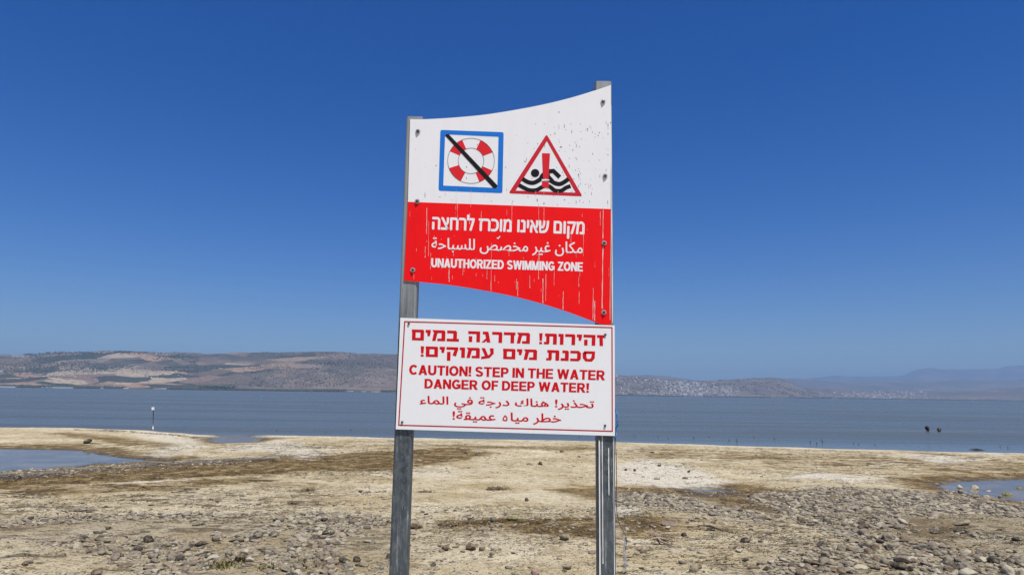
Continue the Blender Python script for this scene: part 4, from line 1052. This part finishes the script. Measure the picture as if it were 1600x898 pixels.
clump('weed_tuft', 350, 884, 40, 8, M_green, 'green low tuft growing among stones in the lower left foreground', 110)
clump('weed_tuft', 420, 888, 36, 6, M_green, 'dull green tuft between the two brighter tufts in the lower left foreground', 110)
clump('weed_tuft', 478, 886, 40, 8, M_green, 'olive green tuft among stones closest to the left post', 110)
clump('weed_tuft', 374, 879, 14, 10, M_dry, 'brown dry tuft just right of the leftmost green tuft', 80)
clump('weed_heap', 664, 769, 22, 5, M_dry, 'small dry weed heap on bare sand right of the left post', 158, 'seaweed')
clump('weed_heap', 776, 764, 32, 7, M_dry, 'long grey dry weed heap on bare sand between the posts', 264, 'seaweed')
clump('weed_heap', 481, 766, 20, 7, M_dry, 'dark dry weed heap on pale sand left of the left post', 158, 'seaweed')
clump('weed_heap', 648, 824, 22, 10, M_dry, 'dark twiggy weed heap touching the left post side', 158, 'seaweed')
clump('weed_heap', 700, 820, 40, 6, M_dry, 'low brown weed heap at the left of the weedy patch between the posts', 211, 'seaweed')
clump('weed_heap', 458, 787, 14, 7, M_dry, 'little brown weed heap on sand far left of the left post', 105, 'seaweed')
clump('weed_heap', 1030, 842, 50, 5, M_dry, 'brown weed heap under the pale driftwood branch', 264, 'seaweed')
M_wood = flat('pale_driftwood', (.36, .28, .20), .85, .2, 0, .3, 20)
def px_g(px, py, up=.0):
    p = gpt(px, py); p.z += up; return p
b = MB(); b.tube([px_g(1016, 844, .02), px_g(1030, 844, .03), px_g(1045, 846, .02)], [.008, .012, .007], 7)
b.tube([px_g(1028, 844, .03), px_g(1033, 850, .03), px_g(1050, 853, .01)], [.011, .011, .006], 7)
tag(b.build('branch', M_wood, None, True), 'pale forked driftwood branch on brown weed right of the right post', 'branch')
b = MB(); b.tube([px_g(1092, 823, .02), px_g(1110, 828, .05), px_g(1130, 831, .02), px_g(1150, 834, .01)], [.006, .012, .008, .004], 7)
tag(b.build('branch', flat('dark_driftwood', (.10, .075, .055), .9), None, True), 'dark thin driftwood stick on the sand right of the right post', 'branch')
M_twig = flat('dark_twig', (.03, .027, .025), .9)
def twig(px, py, h):
    p = on_z(px, py, 0); s_ = p.y / FPX; H_ = h * s_; b = MB(); r = max(.012, .5 * s_)
    top = Vector((random.uniform(-.3, .3) * H_, random.uniform(-.2, .2) * H_, H_))
    b.tube([(0, 0, -.25), top * .5 + Vector((random.uniform(-.05, .05) * H_, 0, 0)), top], [r, r * .85, r * .4], 6)
    b.tube([top * .45, top * .6 + Vector((random.choice([-1, 1]) * .35 * H_, 0, .15 * H_))], [r * .6, r * .3], 5)
    return b.build('twig', M_twig, None, True, p)
tw = [(991, 681, 2), (1028, 683, 2), (1044, 685, 2.2), (1084, 685, 3), (1108, 683, 2), (1139, 689, 3), (1151.6, 692, 7.5), (1178, 684, 2.2), (1210, 687, 3.5), (1266, 692, 4), (1276, 694, 3), (1285.4, 691, 5), (1334, 693, 2), (1342, 694, 2), (1563, 697.5, 2), (1574.5, 700, 2.5), (1367, 695, 1.6), (930, 685, 2), (905, 683, 2), (432, 673, 2), (548, 673, 3), (510, 676, 2)]
special = {(1151.6, 692, 7.5): 'tallest dark twig standing in the shallows right of the right post', (1285.4, 691, 5): 'upright dark twig in the shallows near the middle of the right shore'}
for t in tw:
    side = 'right' if t[0] > 960 else 'left'
    lab = special.get(t) or ('short dark twig poking out of the shallows right of the right post' if t[0] > 960 else 'short dark twig poking out of the water just behind the sign' if t[0] > 620 else 'short dark twig poking out of the water left of the left post')
    o = twig(*t); tag(o, lab, 'twig', None if t in special else ('twigs in the shallows, ' + ('right of the posts' if t[0] > 960 else 'behind the sign' if t[0] > 620 else 'left of the posts')))
# a low sunken trunk on the right
b = MB(); a_ = on_z(1512, 702, 0); c_ = on_z(1540, 703, 0); b.tube([a_ + Vector((0, 0, -.02)), (a_ + c_) / 2 + Vector((0, 0, .02)), c_ + Vector((0, 0, -.02))], [.02, .035, .02], 8)
tag(b.build('log', M_twig, None, True), 'low dark log floating at the right waterline', 'log')

# ------------------------------------------------------------------ marker pole in the water
p = on_z(239, 671, 0); sc = p.y / FPX
e = empty('marker_pole', p); e.rotation_euler.y = math.radians(-4.0); tag(e, 'thin marker pole with a small square white sign standing in the lake at the left', 'pole')
b = MB(); b.tube([(0, 0, -.5), (0, 0, 33.5 * sc)], .017, 10); b.build('pole', flat('pole_paint', (.12, .13, .15), .6), e, True)
b = MB(); b.tube([(0, 0, 1 * sc), (0, 0, 9 * sc)], .022, 10); b.build('white_sleeve', M_whitepaint, e, True)
b = MB(); b.box((-2.0 * sc, -.045, 29.8 * sc), (2.0 * sc, -.027, 34.2 * sc)); b.build('panel', M_white, e)

# ------------------------------------------------------------------ two bathers
def skin_body(name, verts, edges, radii, mat, loc, rz):
    me = bpy.data.meshes.new(name); me.from_pydata(verts, edges, []); o = bpy.data.objects.new(name, me); COL.objects.link(o)
    md = o.modifiers.new('skin', 'SKIN'); sv = me.skin_vertices[0].data
    for k, r in enumerate(radii): sv[k].radius = r if isinstance(r, tuple) else (r, r)
    sv[0].use_root = True
    sb = o.modifiers.new('sub', 'SUBSURF'); sb.levels = 2; sb.render_levels = 2
    bpy.context.view_layer.update(); dg = bpy.context.evaluated_depsgraph_get()
    m2 = bpy.data.meshes.new_from_object(o.evaluated_get(dg)); bpy.data.objects.remove(o)
    m2.materials.clear(); m2.materials.append(mat); m2.polygons.foreach_set('use_smooth', [True] * len(m2.polygons))
    o = link(name, m2, None, loc); o.rotation_euler.z = rz; return o
def bather(px, py, rz, rise, skin, hair, label, cap):
    p = on_z(px, py, 0); H = rise                               # head top above water
    z = H - 1.72
    vs = [(0, 0, .95), (0, -.01, 1.15), (0, 0, 1.34), (0, .005, 1.43), (0, -.01, 1.50), (0, -.015, 1.58), (0, -.01, 1.66),
          (.17, 0, 1.38), (.27, -.05, 1.18), (.25, -.22, 1.02), (.24, -.32, .98), (-.17, 0, 1.38), (-.27, -.05, 1.18), (-.25, -.22, 1.02), (-.24, -.32, .98),
          (.09, 0, .86), (.10, -.03, .48), (.10, .02, .08), (.11, -.12, .03), (-.09, 0, .86), (-.10, -.03, .48), (-.10, .02, .08), (-.11, -.12, .03), (0, -.115, 1.565)]
    ed = [(0, 1), (1, 2), (2, 3), (3, 4), (4, 5), (5, 6), (2, 7), (7, 8), (8, 9), (9, 10), (2, 11), (11, 12), (12, 13), (13, 14), (0, 15), (15, 16), (16, 17), (17, 18), (0, 19), (19, 20), (20, 21), (21, 22), (5, 23)]
    rd = [(.15, .11), (.14, .10), (.15, .10), .062, .07, (.085, .10), (.07, .085), .065, .048, .038, .03, .065, .048, .038, .03, .085, .06, .045, .035, .085, .06, .045, .035, .018]
    o = skin_body('person', vs, ed, rd, skin, (p.x, p.y, z), rz); tag(o, label, 'person')
    V, F = ico(3); V = V * np.array([.098, .118, .12]) + np.array([0, .012, 1.615])
    keep = ~((V[:, 1] < -.045) & (V[:, 2] < 1.645)) & (V[:, 2] > 1.52)
    F = F[keep[F].all(1)]
    hm_ = np_mesh('hair', V, F, hair); h_ = link('hair' if not cap else 'swim_cap', hm_, o)
M_skin = flat('skin', (.07, .038, .026), .6); M_skin2 = flat('skin_light', (.12, .07, .05), .6)
M_hair = flat('dark_hair', (.008, .007, .007), .6); M_capm = flat('pale_cap', (.03, .045, .03), .5)
bather(1449.5, 674, .5, .30, M_skin, M_hair, 'dark haired person standing shoulder deep in the lake, left one of the two', False)
bather(1467.5, 674, -.6, .21, M_skin2, M_capm, 'person up to the neck in the lake, right one of the two', False)

# ------------------------------------------------------------------ far shore: town, sheds, trees, boat
rv = random.Random(3)
def find_t(pos, px, py):
    ts = np.linspace(0.002, 1, 160); X, Y, Z = pos(np.full(160, float(px)), ts)
    yy = hor_y(px) - (Z - EYE) / Y * FPX
    k = int(np.argmin(np.abs(yy - py))); return X[k], Y[k], Z[k]
def mat_block(name, wall, win):
    n = NT(name); br = n.n('TexBrick'); v = n.coord('Object', (1, 1, 1)); br.offset = 0
    n.put(br.inputs['Vector'], n.coord('Object', (1, 1, 1), (math.radians(90), 0, 0)))
    br.inputs['Scale'].default_value = 1; br.inputs['Brick Width'].default_value = 3.2; br.inputs['Row Height'].default_value = 3.1; br.inputs['Mortar Size'].default_value = .8
    br.inputs['Color1'].default_value = (*win, 1); br.inputs['Color2'].default_value = (*win, 1); br.inputs['Mortar'].default_value = (*wall, 1)
    return n.fin(br.outputs[0], .8, .2)
BM = [mat_block('block_white', (.76, .74, .70), (.45, .45, .45)), mat_block('block_cream', (.66, .60, .50), (.38, .36, .33)), mat_block('block_grey', (.42, .41, .39), (.25, .25, .25)), mat_block('block_sand', (.58, .53, .46), (.34, .33, .31))]
def block_mesh(w, d, h, mat, k):
    b = MB(); b.box((-w / 2, -d / 2, -14), (w / 2, d / 2, h)); b.box((-w / 2 - .3, -d / 2 - .3, h), (w / 2 + .3, d / 2 + .3, h + .9))
    b.box((-w * .2, -d * .2, h + .9), (w * .15, d * .2, h + 3.6))
    for i in range(3): b.box((-w / 2 + w * (.12 + .3 * i), -d / 2 - 1.2, h * .15), (-w / 2 + w * (.12 + .3 * i) + w * .16, -d / 2, h * .92))
    return b.mesh('building', BM[k])
blocks = [[block_mesh(w, w * .7, h, BM[k], k) for k in range(4)] for w, h in ((20, 14), (28, 20), (16, 32), (34, 12))]
def inpoly(px, py, poly): return bool(sdf(poly, np.array([float(px)]), np.array([float(py)]))[0] > 0)
def town(n, sampler, pos, wherefn, group, scale=(.5, .95)):
    for _ in range(n):
        px, py = sampler(); x, y, z = find_t(pos, px, py)
        ty = rv.choices(range(4), [4, 3, 2, 1.4])[0]; k = rv.choices(range(4), [5, 2, 1.5, 2])[0]
        o = link('building', blocks[ty][k]); o.location = (x, y, z + 1); s_ = rv.uniform(*scale); o.scale = (s_, s_, s_); o.rotation_euler.z = rv.uniform(-.5, .5)
        shape = ['low', 'broad', 'tower', 'long'][ty]; colr = ['white', 'cream', 'grey', 'sandy'][k]
        tag(o, f'tiny {colr} {shape} building {wherefn(px, py)}', 'building', f'{colr} {shape} buildings {wherefn(px, py)}')
def crest_t(px): return float(np.interp(px, [950, 970, 1000, 1035, 1060, 1090, 1110, 1140, 1160], [586.5, 588, 590.5, 593, 595.5, 596, 598, 604, 609]))
def samp_town():
    while True:
        px = rv.choices([rv.uniform(962, 1150), rv.gauss(1085, 25), rv.gauss(1030, 35)], [1, 1.4, .8])[0]
        if not 962 < px < 1150: continue
        py = rv.uniform(crest_t(px) + 1.5, hor_y(px) - 1.2)
        if px < 1030 and 598 < py < 609 and rv.random() < .75: continue
        return px, py
def where_town(px, py):
    c = (py - crest_t(px)) / (hor_y(px) - crest_t(px))
    return ('high' if c < .38 else 'halfway up' if c < .72 else 'low by the water') + ' in the hillside town ' + ('close to the sign' if px < 1035 else 'at its dense middle' if px < 1105 else 'at its right end')
town(190, samp_town, town_pos, where_town, 'hillside town buildings', (.55, 1.05))
def samp_right(): 
    px = rv.choice([rv.uniform(1270, 1440), rv.gauss(1380, 30)]); px = min(1500, max(1268, px)); return px, rv.uniform(612.5, hor_y(px) - 1.0)
town(62, samp_right, low_pos, lambda px, py: 'in the hazy lakeside town at the far right' if px > 1350 else 'in the hazy lakeside village left of the far right town', 'far right town buildings', (.6, 1.1))
def samp_ridge():
    px = rv.choice([rv.uniform(80, 170), rv.gauss(255, 14), rv.gauss(262, 10)]); return px, rv.uniform(552.5, 557.5)
town(14, samp_ridge, ridge_pos, lambda px, py: 'on the crest of the left ridge', 'ridge village buildings', (.25, .45))
town(8, lambda: (rv.uniform(2, 30), rv.uniform(582, 586)), ridge_pos, lambda px, py: 'in the hamlet halfway up the ridge at the left edge', 'hamlet', (.5, .9))
town(10, lambda: (rv.uniform(205, 300), rv.uniform(588, 593)), ridge_pos, lambda px, py: 'in the hamlet on the tan fields of the left ridge', 'hamlet', (.3, .6))
# the unnumbered rest of the town
b = MB()
for _ in range(520):
    px, py = samp_town(); x, y, z = find_t(town_pos, px, py); w = rv.uniform(7, 14); h = rv.uniform(6, 13); d = w * .8
    b.box((x - w / 2, y - d / 2, z - 8), (x + w / 2, y + d / 2, z + h), rv.choice([0, 0, 1, 2]))
for _ in range(160):
    px, py = samp_right(); x, y, z = find_t(low_pos, px, py); w = rv.uniform(10, 18); h = rv.uniform(6, 12)
    b.box((x - w / 2, y - w / 2, z - 8), (x + w / 2, y + w / 2, z + h), rv.choice([0, 0, 1, 2]))
tag(b.build('town_houses', [BM[0], BM[1], BM[2]]), kind='stuff')
# sheds and low waterfront buildings along the left far shore
M_shed = flat('white_shed', (.6, .6, .58), .6); M_roofs = flat('shed_roof', (.62, .63, .64), .5)
sheds = [(22, 605.9, 46, 1.0), (108, 606.9, 50, .9), (177, 607.2, 10, 1.3), (205, 607.6, 24, 1.2), (266, 608.2, 20, 1.2), (271, 606.6, 8, 1.6), (287, 608.7, 8, 1.0), (466, 610.2, 10, 1.2), (490, 609.2, 26, 1.7), (552, 611.0, 16, 1.0), (575, 611.2, 10, .9), (593, 611.4, 14, .9)]
for i, (px, py, w, h) in enumerate(sheds):
    d = float(np.interp(px, [0, 300, 850], [4900, 5200, 5800])) + 60; mpp = d / FPX
    x, y = (px - 800) / FPX / math.cos(PITCH) * d, d
    e = empty('shed', (x, y, 3)); b = MB(); W2, H2 = w * mpp / 2, h * mpp * .55
    b.box((-W2, -8, -6), (W2, 8, H2)); b.build('wall', M_shed, e)
    b = MB(); b.add([(-W2 - 1, -9, H2), (W2 + 1, -9, H2), (W2 + 1, 9, H2), (-W2 - 1, 9, H2), (-W2 - 1, 0, H2 + 2), (W2 + 1, 0, H2 + 2)], [(0, 1, 5, 4), (2, 3, 4, 5), (1, 2, 5), (3, 0, 4), (0, 3, 2, 1)]); b.build('roof', M_roofs, e)
    nth = ['longest white waterfront shed at the left edge of the far shore', 'second long white waterfront shed from the left edge of the far shore', 'short white shed beside the second long waterfront shed', 'white shed on the far shore below the dark grove left of centre', 'white waterfront building with trees behind on the far shore', 'tall short white block above the tree covered waterfront building',
           'small white hut right of the waterfront building on the far shore', 'small pale hut left of the cream shed on the far shore', 'long cream shed below the dark grove left of the sign', 'white waterfront shed right of the small boat', 'small white shed between two longer ones close to the left post', 'white shed on the far shore nearest to the left post'][i]
    tag(e, nth, 'shed')
# trees
n = NT('far_foliage'); oi = n.n('ObjectInfo'); M_fol = n.fin(n.mix(oi.outputs['Random'], (.028, .042, .022), (.065, .08, .04)), .9, .1)
n = NT('scrub_foliage'); g_ = n.n('NewGeometry'); M_scrub = n.fin(n.mix(g_.outputs['Random Per Island'], (.03, .042, .028), (.08, .085, .05)), .9, .1)
M_trunk = flat('far_trunk', (.09, .07, .05), .9)
def tree_mesh(seed):
    r = random.Random(seed); b = MB(); V0, F0 = ico(1)
    b.tube([(0, 0, -2), (0, 0, 2.5), (.2, 0, 5)], [.45, .32, .2], 6, 1)
    for _ in range(15):
        a = r.uniform(0, 6.28); q = r.uniform(0, 3.0); c = (q * math.cos(a), q * math.sin(a), r.uniform(3, 8.5) - q * .4); s_ = r.uniform(.9, 1.9)
        b.add([(c[0] + v[0] * s_ * r.uniform(.7, 1.2), c[1] + v[1] * s_ * r.uniform(.7, 1.2), c[2] + v[2] * s_ * r.uniform(.6, 1.1)) for v in V0], [tuple(f) for f in F0], 0)
    return b.mesh('tree', [M_fol, M_trunk])
trees = [tree_mesh(k) for k in range(6)]
def put_tree(x, y, z, s_, lab, grp):
    o = link('tree', trees[rv.randrange(6)]); o.location = (x, y, z); o.scale = (s_ * rv.uniform(.8, 1.3), s_, s_ * rv.uniform(.8, 1.2)); o.rotation_euler.z = rv.uniform(0, 6); tag(o, lab, 'tree', grp)
def tr(n, samp, pos, lab, grp, s0, s1):
    for _ in range(n):
        px, py = samp(); x, y, z = find_t(pos, px, py); put_tree(x, y, z, 1.5 * rv.uniform(s0, s1), lab, grp)
tr(70, lambda: (rv.uniform(325, 378), hor_y(340) - rv.uniform(.3, 3)), ridge_pos, 'dark tree in the row along the far shore below the middle of the left ridge', 'trees of the far shore row', 1.0, 1.7)
tr(60, lambda: (rv.uniform(50, 110), rv.uniform(551.5, 556.5)), ridge_pos, 'dark tree on the left end of the ridge crest', 'trees on the left ridge crest', .8, 1.4)
tr(70, lambda: (rv.uniform(110, 300), float(np.interp(rv.uniform(110, 300), [110, 180, 300], [553.5, 551.5, 554.5])) + rv.uniform(0, 3)), ridge_pos, 'dark tree on the middle of the ridge crest', 'trees on the ridge crest', .8, 1.3)
tr(40, lambda: (rv.uniform(405, 560), rv.uniform(552.5, 554.5)), ridge_pos, 'dark tree on the ridge crest near the sign', 'trees on the ridge crest near the sign', .7, 1.2)
tr(40, lambda: (rv.uniform(500, 545), rv.uniform(568, 572)), ridge_pos, 'dark tree in the row across the slope left of the sign', 'trees in the row across the slope', .8, 1.3)
tr(9, lambda: (rv.choice([325, 331, 342, 349, 360, 365]) + rv.uniform(-1, 1), rv.uniform(576.5, 578)), ridge_pos, 'lone dark tree on the tan terrace of the left ridge', 'lone trees on the tan terrace', 1.0, 1.5)
# scrub, groves and the shore belt: one mass
OCT_V = np.array([(1, 0, 0), (-1, 0, 0), (0, 1, 0), (0, -1, 0), (0, 0, 1.3), (0, 0, -.6)], float); OCT_F = np.array([(0, 2, 4), (2, 1, 4), (1, 3, 4), (3, 0, 4), (2, 0, 5), (1, 2, 5), (3, 1, 5), (0, 3, 5)])
SVs, SFs = [], []; off2 = 0
def scrub(pos, n, px0, px1, t0, t1, s0, s1, dens=None, seed=5, thr=.5):
    global off2
    px = RNG.uniform(px0, px1, n); t = RNG.uniform(t0, t1, n); X, Y, Z = pos(px, t)
    keep = fbm(X / 380, Y / 380, seed, 3) > thr
    for x, y, z in zip(X[keep], Y[keep], Z[keep]):
        s_ = rv.uniform(s0, s1); SVs.append(OCT_V * np.array([s_ * rv.uniform(.8, 1.6), s_, s_ * rv.uniform(.7, 1.1)]) + np.array([x, y, z + s_ * .3])); SFs.append(OCT_F + off2); off2 += 6
scrub(ridge_pos, 5200, -60, 320, .45, 1.0, 3, 6.5, seed=5, thr=.44)
scrub(ridge_pos, 1500, -60, 640, .12, .6, 2.5, 5, seed=6, thr=.52)
scrub(ridge_pos, 4200, 400, 640, .12, 1.0, 2.2, 5, seed=7, thr=.42)
scrub(ridge_pos, 4200, -60, 640, .006, .05, 4, 8, seed=8, thr=.42)
scrub(town_pos, 2600, 950, 1290, .02, 1.0, 3, 8, seed=9, thr=.40)
scrub(town_pos, 900, 950, 1290, .004, .03, 4, 9, seed=10, thr=.3)
scrub(low_pos, 1300, 1200, 1640, .004, .05, 5, 10, seed=12, thr=.3)
tag(link('scrub', np_mesh('scrub', np.vstack(SVs), np.vstack(SFs), M_scrub, False)), kind='stuff')
# small boat far out by the opposite shore
d = 3400; e = empty('boat', ((521 - 800) / FPX / math.cos(PITCH) * d, d, 0)); tag(e, 'small dark boat far out on the lake below the left ridge', 'boat')
b = MB(); hull = [(-6, -1.3), (3, -1.4), (6.5, 0), (3, 1.4), (-6, 1.3)]
b.add([(x, y * .8, -.3) for x, y in hull] + [(x * 1.05, y, 1.2) for x, y in hull], [(0, 4, 3, 2, 1), (5, 6, 7, 8, 9)] + [(i, (i + 1) % 5, 5 + (i + 1) % 5, 5 + i) for i in range(5)]); b.build('hull', flat('hull_blue', (.03, .04, .07), .5), e)
b = MB(); b.box((-3, -1, 1.2), (1.2, 1, 3.2)); b.box((-3.4, -1.2, 3.2), (1.6, 1.2, 3.4)); b.build('cabin', flat('cabin_grey', (.3, .3, .32), .5), e)
